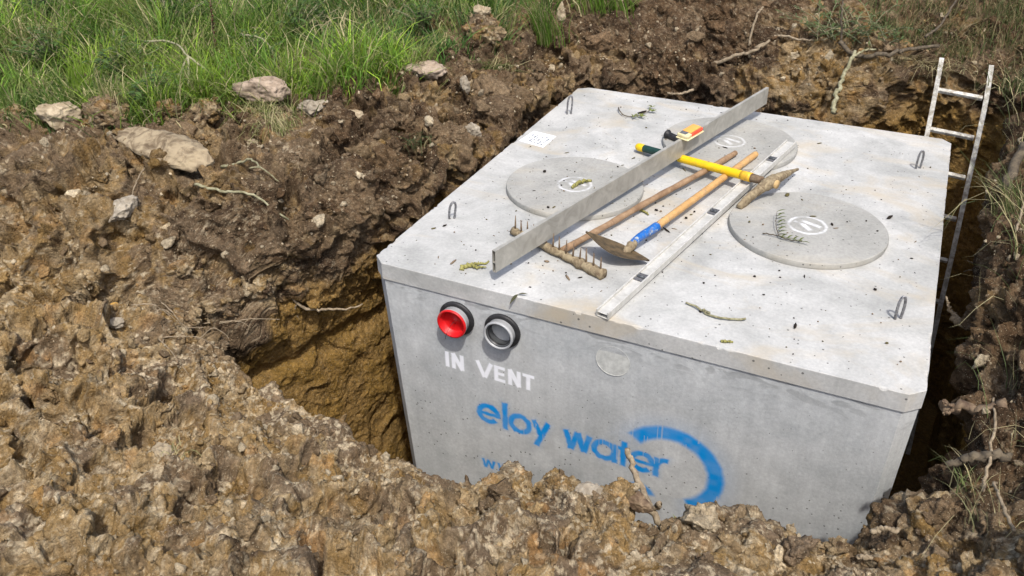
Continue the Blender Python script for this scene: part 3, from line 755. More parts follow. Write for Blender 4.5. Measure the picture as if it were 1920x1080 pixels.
# round covers lying on the lid
def cover(cx, cy, r_, label, rot, faint):
    nr, na = 120, 420
    rad = np.concatenate([np.linspace(.002, .14, 70), np.linspace(.145, r_ - .003, nr - 70)])
    an = np.linspace(0, 2 * np.pi, na, endpoint=False)
    RR, AA = np.meshgrid(rad, an, indexing='ij')
    wobr = 1 + .0025 * np.sin(AA * 7 + cx) * (RR > r_ * .9)
    xs, ys = RR * np.cos(AA) * wobr, RR * np.sin(AA) * wobr
    zs_ = np.full(xs.shape, .030) + .0006 * np.sin(xs * 20) * np.sin(ys * 17)
    rings = [(xs, ys, zs_)]
    for rr_, z_ in ((r_, .027), (r_ + .002, .012), (r_, .001)):
        rings.append((rr_ * np.cos(an)[None], rr_ * np.sin(an)[None], np.full((1, na), z_)))
    X_ = np.vstack([q[0] for q in rings]); Y_ = np.vstack([q[1] for q in rings]); Z_ = np.vstack([q[2] for q in rings])
    V_ = np.stack([X_, Y_, Z_], 2).reshape(-1, 3); n_ = X_.shape[0]
    id_ = np.arange(n_ * na).reshape(n_, na); a_ = id_[:-1]; d2_ = id_[1:]
    F_ = np.stack([a_, d2_, np.roll(d2_, -1, 1), np.roll(a_, -1, 1)], 2).reshape(-1, 4)
    c_, s_ = math.cos(rot), math.sin(rot); u_ = V_[:, 0] * c_ + V_[:, 1] * s_; v_ = -V_[:, 0] * s_ + V_[:, 1] * c_
    sh = [('arc', 0, 0, .088, 0, 360, .013), ('seg', -.045, .032, .060, .018, .022), ('seg', -.070, .002, -.02, -.004, .018), ('seg', -.02, -.004, .035, -.040, .026)]
    pen = V_[:, :] * 1.0
    m_ = paint(u_ + .004 * vnoise(pen, 50, 3), v_ + .004 * vnoise(pen, 50, 4), sh, .006) * np.clip(.75 + 1.0 * fbm(pen, 25, 3, .6, 14), 0.1, 1) * faint
    m_[V_[:, 2] < .02] = 0
    o = link("tank_cover", np_mesh("tank_cover", V_, F_, True, attrs=dict(white=m_, blue=m_ * 0)), M['cover'])
    o.data.set_sharp_from_angle(angle=R(30))
    o.location = (cx, cy, .0006)
    tag(o, label, "tank cover", "round concrete covers lying on the tank lid")
cover(1.795, 1.135, .374, "round concrete cover nearest the ladder with a willow sprig lying on it", -.25, .55)
cover(.585, 1.10, .368, "round concrete cover partly under the long straightedge on the side of the red capped pipe", -.2, .45)
cover(1.20, 2.035, .392, "round concrete cover at the back of the lid behind the tool handles", -.2, .38)

# ------------------------------------------------------------------ straightedge
p0, p1 = Vector((.620, .056, .060)), Vector((1.288, 2.612, .084))
Mx = frame_z(p0, p1); Lb = (p1 - p0).length
se = root("straightedge", mat=Mx); tag(se, "long aluminium straightedge set on edge across the tools with an open hollow end", "straightedge")
tk, hb = .0185, .108
bm = bmesh.new()
def hollow(bm, x0, x1, z0, z1, t, L):
    for (a0, a1, c0, c1) in ((x0, x0 + t, z0, z1), (x1 - t, x1, z0, z1), (x0 + t, x1 - t, z0, z0 + t), (x0 + t, x1 - t, z1 - t, z1)):
        bx(bm, (a0 + a1) / 2, L / 2, (c0 + c1) / 2, a1 - a0, L, c1 - c0)
hollow(bm, -tk / 2, tk / 2, 0, hb, .0022, Lb)
bx(bm, 0, Lb / 2, hb * .44, tk - .0046, Lb, .0022)
link("profile", bm_mesh("profile", bm), M['alu'], se)
# ------------------------------------------------------------------ level
l0, l1 = Vector((1.150, -.004, .004)), Vector((1.545, 2.095, .036))
# the level lies on the lid at the near end and on the back cover at the far end
Ml = frame_z(l0, l1); Ll = (l1 - l0).length
lv = root("spirit_level", mat=Ml); tag(lv, "pale cement smeared aluminium spirit level lying flat with three dark vial windows", "spirit level")
bm = bmesh.new(); hw = .030
for (cx_, sx_, z0_l, z1_l) in ((-hw + .0035, .007, 0, .034), (hw - .0035, .007, 0, .034), (0, 2 * hw - .014, .020, .024), (0, 2 * hw - .014, .0, .003)):
    bx(bm, cx_, Ll / 2, (z0_l + z1_l) / 2, sx_, Ll, z1_l - z0_l)
link("level_body", bm_mesh("level_body", bm, False, .0012, 1), M['alu2'], lv)
for fr in (.155, .505, .862):
    bm = bmesh.new(); bx(bm, 0, Ll * fr, .0255, .044, .060, .003)
    bx(bm, 0, Ll * fr - .027, .0285, .044, .006, .004); bx(bm, 0, Ll * fr + .027, .0285, .044, .006, .004)
    v_ = link("vial", bm_mesh("vial", bm, False, .001, 1), M['screen'], lv)
    V_, F_ = tube([(-.018, Ll * fr, .029), (-.009, Ll * fr, .031), (.009, Ll * fr, .031), (.018, Ll * fr, .029)], [.006, .008, .008, .006], 12)
    link("vial_tube", np_mesh("vial_tube", V_, F_), M['vial'], v_)
# ------------------------------------------------------------------ rake
hL, hR = Vector((.500, .500, .024)), Vector((1.046, .296, .020))
rk = root("garden_rake", ((hL + hR) / 2)); tag(rk, "old muddy rake lying tines up with a weathered wooden handle", "rake")
o0 = (hL + hR) / 2
def rel(p, o): return tuple(Vector(p) - o)
V_, F_ = tube([rel(hL.lerp(hR, t), o0) for t in np.linspace(0, 1, 26)], [.020 + .002 * math.sin(i * 2.1) + .0015 * math.sin(i * 5.3) + (.006 if i > 18 else 0) for i in range(26)], 12, wob=.12)
link("rake_head", np_mesh("rake_head", V_, F_), M['mud'], rk)
for i in range(14):
    t = .03 + i * .072
    b0 = hL.lerp(hR, t); ln = Vector((rl.uniform(-.006, .006), rl.uniform(-.008, .004), .082 + rl.uniform(-.010, .012)))
    V_, F_ = tube([rel(b0, o0), rel(b0 + ln * .5 + Vector((.001, -.002, 0)), o0), rel(b0 + ln, o0)], [.0052, .0046, .0018], 6)
    link("tine", np_mesh("tine", V_, F_), M['rust'], rk)
h0, h1 = Vector((.800, .400, .032)), Vector((1.284, 1.824, .052))
ps = [h0.lerp(h1, t) + Vector((.004 * math.sin(t * 9), 0, .003 * math.sin(t * 7))) for t in list(np.linspace(0, .99, 39)) + [.996, 1.0]]
V_, F_ = tube([rel(q, o0) for q in ps], [.0165 + .0012 * math.sin(i * 1.3) for i in range(39)] + [.0150, .010], 12)
link("handle", np_mesh("handle", V_, F_), M['handle_old'], rk)
# ------------------------------------------------------------------ hoe
e0, e1 = Vector((1.135, .735, .058)), Vector((1.392, 1.862, .050))
ho = root("hoe", e0); tag(ho, "broad bladed hoe with a varnished ash handle and chipped blue socket", "hoe")
ps = [e0.lerp(e1, t) for t in list(np.linspace(0, .985, 28)) + [.995, 1.0]]
V_, F_ = tube([rel(q, e0) for q in ps], [.0185] * 2 + [.019] * 26 + [.0175, .011], 16)
link("handle", np_mesh("handle", V_, F_), M['handle_ash'], ho)
sc = smooth_path([(1.143, .765, .058), (1.128, .700, .062), (1.108, .625, .066), (1.093, .570, .060), (1.085, .525, .048)], 24)
V_, F_ = tube([rel(q, e0) for q in sc], np.linspace(.0235, .0165, len(sc)), 14)
link("socket", np_mesh("socket", V_, F_), M['blue'], ho)
sc = smooth_path([(1.094, .568, .058), (1.084, .520, .048), (1.070, .485, .040), (1.055, .470, .040)], 12)
V_, F_ = tube([rel(q, e0) for q in sc], [.020, .021, .022, .022, .021, .018, .014, .012, .010, .008, .006, .005, .004][:len(sc)] + [.004] * max(0, len(sc) - 13), 12, wob=.15)
link("neck", np_mesh("neck", V_, F_), M['mud'], ho)
# blade: curved triangular plate standing nearly in the line of sight
tipL, tipR = Vector((.892, .462, .120)), Vector((1.196, .488, .026))
nb = 40; mb = 14
view = (Vector((1.05, .45, .06)) - Vector(CAM)).normalized()
dep = Vector((.08, -.98, .20)).normalized()
G = []
for i in range(nb):
    s = i / (nb - 1); base = tipL.lerp(tipR, s)
    wd = .165 * (1 - abs(2 * s - 1) ** 1.7) + .006
    sag = -.016 * (1 - (2 * s - 1) ** 2)
    for j in range(mb):
        t = j / (mb - 1) - .45
        p = base + dep * wd * t + Vector((0, 0, sag)) + Vector((0, .03, .03)) * (t * t) * .6
        G.append(p)
G = np.array([tuple(Vector(p) - e0) for p in G]).reshape(nb, mb, 3)
dv = np.gradient(G, axis=1); du = np.gradient(G, axis=0); nn = np.cross(du, dv); nn /= np.linalg.norm(nn, axis=2)[..., None]
Vt = np.concatenate([(G + nn * .0016).reshape(-1, 3), (G - nn * .0016).reshape(-1, 3)])
i_ = np.arange(nb * mb).reshape(nb, mb); f1 = np.stack([i_[:-1, :-1], i_[1:, :-1], i_[1:, 1:], i_[:-1, 1:]], 2).reshape(-1, 4)
k_ = nb * mb
def strip(a_, b_): return np.stack([a_[:-1], a_[1:], b_[1:], b_[:-1]], 1)
Fb = np.vstack([f1, f1[:, ::-1] + k_, strip(i_[:, 0], i_[:, 0] + k_), strip(i_[:, -1] + k_, i_[:, -1]), strip(i_[0] + k_, i_[0]), strip(i_[-1], i_[-1] + k_)])
link("blade", np_mesh("blade", Vt, Fb), M['hoe'], ho)
# ------------------------------------------------------------------ pickaxe
g0, g1 = Vector((.726, 1.723, .034)), Vector((1.562, 1.386, .104))
pk = root("pickaxe", g0); tag(pk, "pickaxe with a bright yellow handle lying across the wooden handles", "pickaxe")
q = lambda t: g0.lerp(g1, t)
def seg(name, t0, t1, r0_, r1_, mat, n=10, sides=18, parent=None, ell=1.0):
    V_, F_ = tube([rel(q(t), g0) for t in np.linspace(t0, t1, n)], np.linspace(r0_, r1_, n), sides)
    return link(name, np_mesh(name, V_, F_), mat, parent or pk)
seg("handle", .345, .865, .0225, .0245, M['yellow'], 14)
seg("grip", .055, .352, .0215, .0205, M['green'], 20)
V_, F_ = tube([rel(q(t), g0) for t in (0, .01, .03, .06, .07)], [.013, .021, .0235, .0225, .020], 18)
link("grip_end", np_mesh("grip_end", V_, F_), M['yellow'], pk)
seg("scuffed_band", .800, .868, .0252, .0256, M['yscuff'], 4)
seg("collar", .865, .940, .0235, .021, M['rust'], 5)
# head: adze end towards the near side, point towards the far side
hd = smooth_path([(1.452, 1.178, .026), (1.478, 1.235, .062), (1.515, 1.305, .090), (1.552, 1.372, .108), (1.585, 1.455, .110), (1.612, 1.56, .094), (1.628, 1.66, .070), (1.640, 1.765, .040)], 44)
n_ = len(hd); rowsV = []
vw = Vector((.9, -.42, .1)).normalized()
for i, p in enumerate(hd):
    s = i / (n_ - 1)
    T_ = Vector(hd[min(i + 1, n_ - 1)] - hd[max(i - 1, 0)]).normalized()
    side = Vector((1, -.35, 0)); side = (side - T_ * side.dot(T_)).normalized(); up_ = side.cross(T_).normalized()
    if s < .42: wd = .014 + .012 * sstep(.12, .40, s); hh = .034 - .010 * sstep(0, .3, s)
    else: wd = .026 - .018 * sstep(.45, .95, s); hh = .025 - .018 * sstep(.45, 1, s)
    if .36 < s < .54: wd += .005; hh += .004
    a8 = np.linspace(0, 2 * np.pi, 12, endpoint=False)
    for a_ in a8:
        ca, sa = math.cos(a_), math.sin(a_)
        sq = (abs(ca) ** 4 + abs(sa) ** 4) ** -.25
        rgh = 1 + .05 * math.sin(i * 1.9 + a_ * 3)
        pp = Vector(p) + side * (wd * ca * sq * rgh) + up_ * (hh * sa * sq * rgh)
        rowsV.append(tuple(pp - g0))
rowsV = np.array(rowsV); Fh = []
for i in range(n_ - 1):
    a_ = i * 12 + np.arange(12); b_ = i * 12 + (np.arange(12) + 1) % 12; Fh.append(np.stack([a_, b_, b_ + 12, a_ + 12], 1))
me = np_mesh("pick_head", rowsV, [np.concatenate(Fh), np.arange(12)[None, ::-1].copy(), (np.arange(12) + (n_ - 1) * 12)[None]])
link("pick_head", me, M['mud'], pk)
V_, F_ = tube([rel(g0.lerp(g1, t), g0) for t in (.985, 1.0, 1.038)], [.020, .023, .0225], 16)
link("handle_end", np_mesh("handle_end", V_, F_), M['wood_end'], pk)
# ------------------------------------------------------------------ measuring box and black grip
bt = Mx @ Vector((0, 1.66, hb))
tb = root("measuring_box", bt + Vector((0, 0, .0005))); tb.rotation_euler = (R(1), R(3), -.27); tb.scale = (.9, .9, .78)
tag(tb, "small orange and red measuring box resting on top of the straightedge", "measuring tool")
def rbox(name, mat, cx, cy, cz, sx, sy, sz, bev, parent):
    bm = bmesh.new(); bx(bm, cx, cy, cz, sx, sy, sz); return link(name, bm_mesh(name, bm, True, bev, 3), mat, parent)
rbox("base_plate", M['cream'], .01, 0, .005, .088, .195, .010, .004, tb)
rbox("casing", M['cream'], .008, -.066, .023, .078, .052, .027, .007, tb)
rbox("casing_side", M['redor'], .038, .026, .0225, .018, .134, .0255, .006, tb)
tp = rbox("orange_cover", M['orange'], .002, .030, .0245, .062, .126, .030, .006, tb)
rbox("display", M['screen'], .000, -.060, .037, .046, .042, .003, .001, tb)
gr = root("black_handled_tool", (.852, 1.921, .03)); tag(gr, "tool with a ribbed black rubber grip and flanged end poking out behind the straightedge", "hand tool")
ga, gb_ = Vector((.842, 1.935, .052)), Vector((1.035, 1.850, .040))
gp = [ga.lerp(gb_, t) - Vector((.852, 1.921, .03)) for t in np.linspace(0, 1, 40)]
V_, F_ = tube([tuple(p) for p in gp], [.026, .030, .030, .026] + [.0195 + .0012 * math.sin(i * 2.2) for i in range(34)] + [.018, .014], 20)
link("grip", np_mesh("grip", V_, F_), M['black'], gr)
# ------------------------------------------------------------------ ladder
lz = lambda z: 2.80 + .40 * (z + 1.4)
lad = root("ladder", (2.46, lz(-2.25), -2.25)); lo_ = Vector(lad.location)
tag(lad, "narrow paint flecked metal ladder leaning against the back corner of the pit", "ladder")
def lp(x, z): return Vector((x, lz(z), z))
railR = [lp(2.552, .245), lp(2.575, 0), lp(2.595, -.45), lp(2.615, -.9), lp(2.630, -1.35), lp(2.65, -1.8), lp(2.67, -2.25)]
railL = [lp(2.252, .255), lp(2.268, 0), lp(2.290, -.45), lp(2.312, -.9), lp(2.33, -1.35), lp(2.35, -1.8), lp(2.37, -2.25)]
def rail(pts):
    pts = smooth_path([tuple(p - lo_) for p in pts], 36); bm = bmesh.new(); prev = None
    for p in pts:
        vs_ = [bm.verts.new((p[0] + sx, p[1] + sy, p[2])) for sx, sy in ((-.0145, -.020), (.0145, -.020), (.0145, .020), (-.0145, .020))]
        if prev:
            for i in range(4): bm.faces.new((prev[i], prev[(i + 1) % 4], vs_[(i + 1) % 4], vs_[i]))
        else: bm.faces.new(vs_[::-1])
        prev = vs_
    bm.faces.new(prev); return bm_mesh("rail", bm, False)
link("rail", rail(railL), M['ladder'], lad); link("rail", rail(railR), M['ladder'], lad)
zr_ = [.055, -.185, -.43, -.69, -.955, -1.22, -1.485, -1.75, -2.01]
for z in zr_:
    f_ = (.25 - z) / 2.5
    a_ = lp(2.252 + .118 * f_ + .012, z + .012); b_ = lp(2.552 + .118 * f_ - .012, z - .004)
    m = frame_z(a_ - lo_, b_ - lo_, (0, -.37, .93)); L_ = (b_ - a_).length
    bm = bmesh.new(); bx(bm, 0, L_ / 2, 0, .030, L_, .024, m)
    link("rung", bm_mesh("rung", bm, False, .004, 2), M['ladder'], lad)

# ------------------------------------------------------------------ loose clods and stones lying on the dug ground
def ico(sub):
    bm = bmesh.new(); bmesh.ops.create_icosphere(bm, subdivisions=sub, radius=1.0)
    bm.verts.ensure_lookup_table()
    V_ = np.array([v.co[:] for v in bm.verts]); F_ = np.array([[v.index for v in f.verts] for f in bm.faces]); bm.free(); return V_, F_
def lumpy(sub, seed, rough_=.28, flat=.8, facet=.5, dmin=.55):
    V_, F_ = ico(sub); rg = np.random.default_rng(seed)
    # a few cutting planes give flat broken sides
    for k in range(int(9 * facet) + 3):
        n_ = rg.normal(size=3); n_ /= np.linalg.norm(n_); dcut = rg.uniform(dmin, .85)
        dd = V_ @ n_; over = np.maximum(dd - dcut, 0); V_ = V_ - over[:, None] * n_ * .85
    off_ = rg.uniform(-50, 50, 3)
    V_ = V_ * (1 + rough_ * fbm(V_ + off_, 1.6, 3, .55, seed) + rough_ * .35 * fbm(V_ + off_, 5.0, 3, .6, seed + 3))[:, None]
    V_ = V_ * np.array([rg.uniform(.85, 1.25), rg.uniform(.7, 1.1), flat * rg.uniform(.75, 1.1)])
    return V_, F_
def rotmats(n, rg):
    q_ = rg.normal(size=(n, 4)); q_ /= np.linalg.norm(q_, axis=1)[:, None]; w0, x0, y0, z0 = q_.T
    return np.stack([np.stack([1 - 2 * (y0 * y0 + z0 * z0), 2 * (x0 * y0 - z0 * w0), 2 * (x0 * z0 + y0 * w0)], 1),
                     np.stack([2 * (x0 * y0 + z0 * w0), 1 - 2 * (x0 * x0 + z0 * z0), 2 * (y0 * z0 - x0 * w0)], 1),
                     np.stack([2 * (x0 * z0 - y0 * w0), 2 * (y0 * z0 + x0 * w0), 1 - 2 * (x0 * x0 + y0 * y0)], 1)], 1)
PVn = normals(PVg).reshape(-1, 3)
ok = (row > r0 + NW - 4) & (dist_out < 3.0) & (grassy < .5) & ~((PV[:, 0] > -.06) & (PV[:, 0] < 2.46) & (PV[:, 1] > -.06) & (PV[:, 1] < 2.72))
okk = ok & ((P[:, 0] < 3.2) & (P[:, 1] < 4.6) & (P[:, 1] > -2.4) & (P[:, 0] > -3.2))
cand = np.nonzero(okk)[0]
def scatter(n, sub, nb_, smin, smed, sig, smax, seed, sink, detail=False):
    rg = np.random.default_rng(seed); Vs, Fs, Cs = [], [], []; off = 0
    pick_ = rg.choice(cand, n, replace=False)
    keep = (front[pick_] > .3) | (rg.random(n) < .8)
    pick_ = pick_[keep]
    if detail: pick_ = pick_[(dist_out[pick_] > .14) & (np.hypot(PV[pick_, 0] + 1.2, PV[pick_, 1] - .0) > .55)]
    kind = rg.integers(0, nb_, len(pick_))
    for b_i in range(nb_):
        base, F_ = lumpy(sub, seed * 10 + b_i, .42, .85, 1.1, .30)
        var_ = np.ones(len(base))
        if detail:
            nb2 = base / np.linalg.norm(base, axis=1)[:, None]; bb_ = base + b_i * 7.3
            ch_ = chunks(bb_, 2.2, 500 + b_i, .4, .8); cf_ = chunks(bb_, 5.5, 600 + b_i, .4, .8); fn_ = fbm(bb_, 6, 3, .6, b_i)
            base = base + nb2 * (ch_[0] * .22 + cf_[0] * .08 + fn_ * .06)[:, None]; var_ = 1 + .35 * fn_ + .35 * (ch_[1] - .5)
        pk_ = pick_[kind == b_i]; m = len(pk_)
        if m == 0: continue
        dc = np.linalg.norm(PV[pk_] - CAM, axis=1)
        sz = np.clip(smed * np.exp(sig * rg.normal(size=m)), smin, smax) * np.clip(dc / 3.2, .8, 1.5)
        Rm = rotmats(m, rg)
        W = np.einsum('vi,mji->mvj', base, Rm) * sz[:, None, None]
        W[:, :, :] += (PV[pk_] + PVn[pk_] * (sz * sink)[:, None])[:, None, :]
        cc = np.maximum(col[pk_], TOP * .9) * rg.uniform(.85, 1.3, (m, 1))
        u_ = rg.random(m) * (1 if not detail else .6) + (0 if not detail else .2)
        pal_ = np.where((u_ < .15)[:, None], PALE * rg.uniform(.75, 1.25, (m, 1)), np.where((u_ < .075)[:, None], np.array([.34, .20, .07]), np.where((u_ < .30)[:, None], GREY * rg.uniform(.8, 1.2, (m, 1)), cc)))
        Vs.append(W.reshape(-1, 3)); Cs.append((pal_[:, None, :] * var_[None, :, None]).reshape(-1, 3))
        Fs.append((F_[None] + (np.arange(m) * len(base))[:, None, None] + off).reshape(-1, 3)); off += m * len(base)
    return np.concatenate(Vs), np.concatenate(Fs), np.concatenate(Cs)
s1_ = scatter(34000, 1, 20, .0032, .0066, .50, .020, 71, .3)
s2_ = scatter(1700, 3, 24, .011, .017, .45, .050, 72, -.15)
s3_ = scatter(120, 4, 14, .030, .045, .35, .085, 73, -.25, True)
Vc = np.vstack([s1_[0], s2_[0], s3_[0]]); Fc = np.vstack([s1_[1], s2_[1] + len(s1_[0]), s3_[1] + len(s1_[0]) + len(s2_[0])]); Cc = np.vstack([s1_[2], s2_[2], s3_[2]])
co_ = link("soil_crumbs", np_mesh("soil_crumbs", Vc, Fc, True, cols=Cc), M['clod'])
tag(co_, "loose crumbs and clods of soil scattered over the spoil", "soil crumbs", kind='stuff')
# ------------------------------------------------------------------ single stones and lumps
def stone(name, x, y, size, mat, label, cat, seed, rz=0.0, lift=.3, tilt=0.0, sub=5, group=None, z=None, rough_=.26, facet=.6):
    V_, F_ = lumpy(sub, seed, rough_, 1.0, facet)
    V_ = V_ * (1 + .035 * fbm(V_, 9, 4, .6, seed + 40))[:, None]
    V_ = V_ / np.abs(V_).max(0) * (np.array(size) / 2)
    nrm_ = V_ / (np.linalg.norm(V_, axis=1)[:, None] + 1e-9); off_ = np.array([seed * 1.7, seed * .9, 3.0]); k_ = min(1.0, max(size) / .22)
    earthy = mat is M['earth']
    Vn_ = V_ + off_
    if earthy:
        ch_ = np.array(chunks(Vn_, 16.0, seed, .4, .8)); cf_ = np.array(chunks(Vn_, 42.0, seed + 1, .3, .8)); f4 = fbm(Vn_, 20, 4, .6, seed); f5 = fbm(Vn_, 75, 3, .6, seed)
        V_ = V_ + nrm_ * (ch_[0] * .022 * k_ + cf_[0] * .007 + f4 * .010 + f5 * .004)[:, None]
        z_ = np.zeros(len(V_)); sc_ = soil_colour(np.stack([z_ - .5, z_, z_], 1), ch_, ch_, ch_, cf_, z_, z_ + .15, f4, f4, f5, z_ + .35)
    else:
        V_ = V_ + nrm_ * ((fbm(Vn_, 14, 4, .62, seed) * .020 * k_ + np.abs(fbm(Vn_, 34, 3, .6, seed + 1)) * -.010 * k_ + fbm(Vn_, 90, 2, .6, seed) * .0022))[:, None]
        sc_ = None
    o = link(name, np_mesh(name, V_, F_, True, cols=sc_), M['clod'] if earthy else mat)
    gz = ground_z(x, y) if z is None else z
    o.location = (x, y, gz + size[2] * (lift - .0)); o.rotation_euler = (tilt, 0, rz)
    return tag(o, label, cat, group)
stone("limestone_slab", -1.24, .10, (.86, .23, .12), M['slab'], "long pale cream stone slab lying on the left bank with a dark gap beneath", "stone", 323, -.16, .85, .16, rough_=.14, facet=1.2)
stone("stone", -1.34, .94, (.36, .24, .19), M['rock_pink'], "rounded pinkish grey stone at the edge of the grass beside the twigs", "stone", 302, .3, .4)
stone("stone", -2.25, .26, (.24, .17, .17), M['rock_pale'], "pale tan stone at the far left below the grass", "stone", 303, .2, .4)
stone("stone", -1.22, -.27, (.13, .24, .11), M['rock_grey'], "small upright grey stone on the bare soil below the pale slab", "stone", 304, .3, .35)
stone("earth_lump", -2.03, .42, (.42, .30, .26), M['earth'], "big brown earth lump with dry grass growing out of its top", "earth lump", 305, .1, .3)
stone("earth_lump", -.64, 2.46, (.30, .26, .24), M['earth'], "dark earth lump carrying a small white stone at the edge of the grass", "earth lump", 306, .4, .35)
stone("stone", -.655, 2.47, (.13, .10, .09), M['rock_pale'], "small bright white stone perched on the dark earth lump", "stone", 307, .2, .0, z=ground_z(-.64, 2.46) + .215)
stone("stone", -.74, 1.80, (.30, .19, .13), M['rock_pink'], "flat pinkish broken stone at the grass edge above the bank", "stone", 308, .35, .35)
stone("stone", -.90, 1.20, (.16, .13, .11), M['rock_pale'], "small pale angular stone half way along the left bank", "stone", 309, .2, .35)
stone("stone", -1.08, 1.08, (.24, .10, .11), M['rock_grey'], "narrow finger shaped grey stone beside the flattened straw", "stone", 310, .75, .4)
stone("clay_lump", -1.0, -.65, (.080, .06, .055), M['rock_ochre'], "bright orange clay lump in the left hollow above a grey pebble", "clay lump", 311, .2, .5)
stone("stone", -.93, -.70, (.085, .065, .055), M['rock_grey'], "grey pebble just below the orange clay lump", "stone", 312, .5, .5)
stone("boulder", 2.48, -.43, (.34, .30, .30), M['earth'], "large grey brown boulder of hard earth at the front right corner of the pit", "boulder", 313, .3, .30, z=-.33, facet=.9)
stone("boulder", 2.76, -.72, (.26, .24, .24), M['earth'], "big crumbly brown lump at the bottom right corner of the picture", "boulder", 314, .9, .3)
stone("clay_lump", 1.43, -.87, (.10, .075, .06), M['rock_grey'], "tan angular clay lump on the front spoil below the painted words", "clay lump", 315, .2, .5, facet=1.0)
stone("clay_lump", -.12, -1.26, (.12, .13, .09), M['rock_pale'], "pale cream crumbly lump in the middle of the left front spoil", "clay lump", 316, .3, .4)
stone("white_block", -.34, 3.12, (.07, .06, .19), M['rock_pale'], "narrow whitish upright block at the end of the grass strip", "stone", 317, .2, .45)
stone("stone", -.20, 1.42, (.11, .08, .12), M['rock_grey'], "grey stone stuck in the dark bank beside the label sticker", "stone", 318, .2, .3)
stone("stone", -.43, 1.76, (.08, .07, .14), M['rock_grey'], "upright narrow grey stone on the upper left bank", "stone", 319, .2, .4)
stone("clay_lump", 1.56, -.72, (.13, .08, .075), M['rust'], "reddish brown lump on the front rim beside the forked stick", "clay lump", 320, -.4, .6)
stone("clay_lump", 2.21, -.66, (.09, .06, .06), M['earth'], "rusty ochre lump on the front rim near the tank corner", "clay lump", 321, .3, .6)
for i_, (x, y, s_) in enumerate(((-1.55, .70, .26), (-1.75, .58, .20), (-1.38, .86, .17), (-2.62, .22, .22), (-1.02, 1.55, .14))):
    stone("earth_lump", x, y, (s_, s_ * .8, s_ * .6), M['earth'], ("brown earth lump under the leafy weed at the grass edge", "small brown earth lump between the leafy weed and the big lump with dry grass", "brown earth lump touching the straw below the pinkish grey stone", "brown earth lump at the far left end of the grass edge", "small earth lump above the narrow finger shaped grey stone")[i_], "earth lump", 330 + i_, i_ * .7, .3, group="brown earth lumps along the grass edge")
for i_, (x, y, z_, s_) in enumerate(((-.56, -.16, -.20, .20), (-.68, -.27, -.26, .24), (-.50, -.02, -.14, .15), (-.80, -.42, -.30, .17), (-.62, -.44, -.40, .13), (-.90, -.28, -.14, .20))):
    stone("earth_lump", x, y, (s_, s_ * .85, s_ * .75), M['earth'], "dark earth lump crowded into the left front corner of the pit", "earth lump", 350 + i_, i_ * .9, .1, z=z_, group="dark earth lumps in the left front corner of the pit")
# ------------------------------------------------------------------ roots, twigs and branches
def twig_mesh(name, paths, mat, parent=None):
    parts = []
    for pts, r0_, r1_ in paths:
        sp = smooth_path(pts, 22); rg = np.random.default_rng(len(pts) * 7 + int(abs(pts[0][0]) * 1000))
        sp[1:-1] += rg.normal(size=(len(sp) - 2, 3)) * r0_ * .35
        parts.append(tube(sp, np.linspace(r0_, r1_, len(sp)), 7))
    V_, F_ = merge(parts); return link(name, np_mesh(name, V_, F_), mat, parent)
def on_ground(pts, lift=.02):
    return [(x, y, ground_z(x, y) + lift + (l_[0] if l_ else 0)) for (x, y, *l_) in pts]
def T(name, paths, mat, label, cat, group=None): return tag(twig_mesh(name, paths, mat), label, cat, group)
T("root", [([(-.56, .02, -.30), (-.47, -.02, -.36), (-.40, .03, -.405), (-.32, .04, -.385), (-.25, .09, -.40), (-.19, .15, -.385)], .010, .004), ([(-.47, -.02, -.36), (-.50, -.02, -.42), (-.49, 0, -.47)], .004, .002)], M['twig'], "pale wavy root sticking out of the left pit wall beside the tank corner", "root")
T("twig", [(on_ground([(-.98, -.03), (-.85, .0), (-.68, .04), (-.54, .10)], .07), .008, .005)], M['moss'], "long curved pale twig lying on the left bank", "twig")
T("twig", [(on_ground([(-1.02, .20, .05), (-.93, .20, .05), (-.82, .20, .04), (-.70, .14)], .07), .009, .004), (on_ground([(-.93, .20, .05), (-.84, .28, .04), (-.74, .30)], .03), .005, .003)], M['moss'], "yellow green forked twig at the end of the pale slab", "twig")
T("twig", [(on_ground([(-1.32, -.02, .04), (-1.28, -.12, .02), (-1.25, -.20)], .03), .004, .003)], M['twig'], "short thin stalk hanging below the pale slab", "twig")
rs_ = random.Random(3)
for k_i in range(8):
    x0, y0 = rs_.uniform(-1.0, -.62), rs_.uniform(-.66, -.34); a_ = rs_.uniform(-.5, .9); L_ = rs_.uniform(.14, .34)
    pts = [(x0 + L_ * t_ * math.cos(a_) + .02 * math.sin(t_ * 7 + k_i), y0 + L_ * t_ * math.sin(a_) + .02 * math.cos(t_ * 5 + k_i), .02 * math.sin(t_ * 3)) for t_ in (0, .25, .5, .75, 1)]
    T("root", [(on_ground(pts, .02), .0032, .0014)], M['twig'], "thin grey root in the tangle at the left front corner of the pit", "root", "thin grey roots tangled at the left front pit corner")
br = [(on_ground([(-2.5, 1.20, .18), (-2.2, 1.16, .22), (-1.93, 1.00, .17), (-1.75, 1.02, .18), (-1.36, 1.06, .09)], .03), .0075, .005),
      (on_ground([(-1.93, 1.00, .17), (-1.80, .82, .14), (-1.68, .62, .03)], .03), .0075, .005), (on_ground([(-1.93, 1.00, .17), (-1.98, .85, .12), (-2.0, .72, .06)], .03), .006, .004),
      (on_ground([(-1.85, 1.4, .2), (-1.65, 1.38, .2), (-1.5, 1.30, .14)], .03), .006, .004)]
T("forked_branch", br, M['moss'], "long forked yellowish branch lying across the edge of the tall grass", "branch")
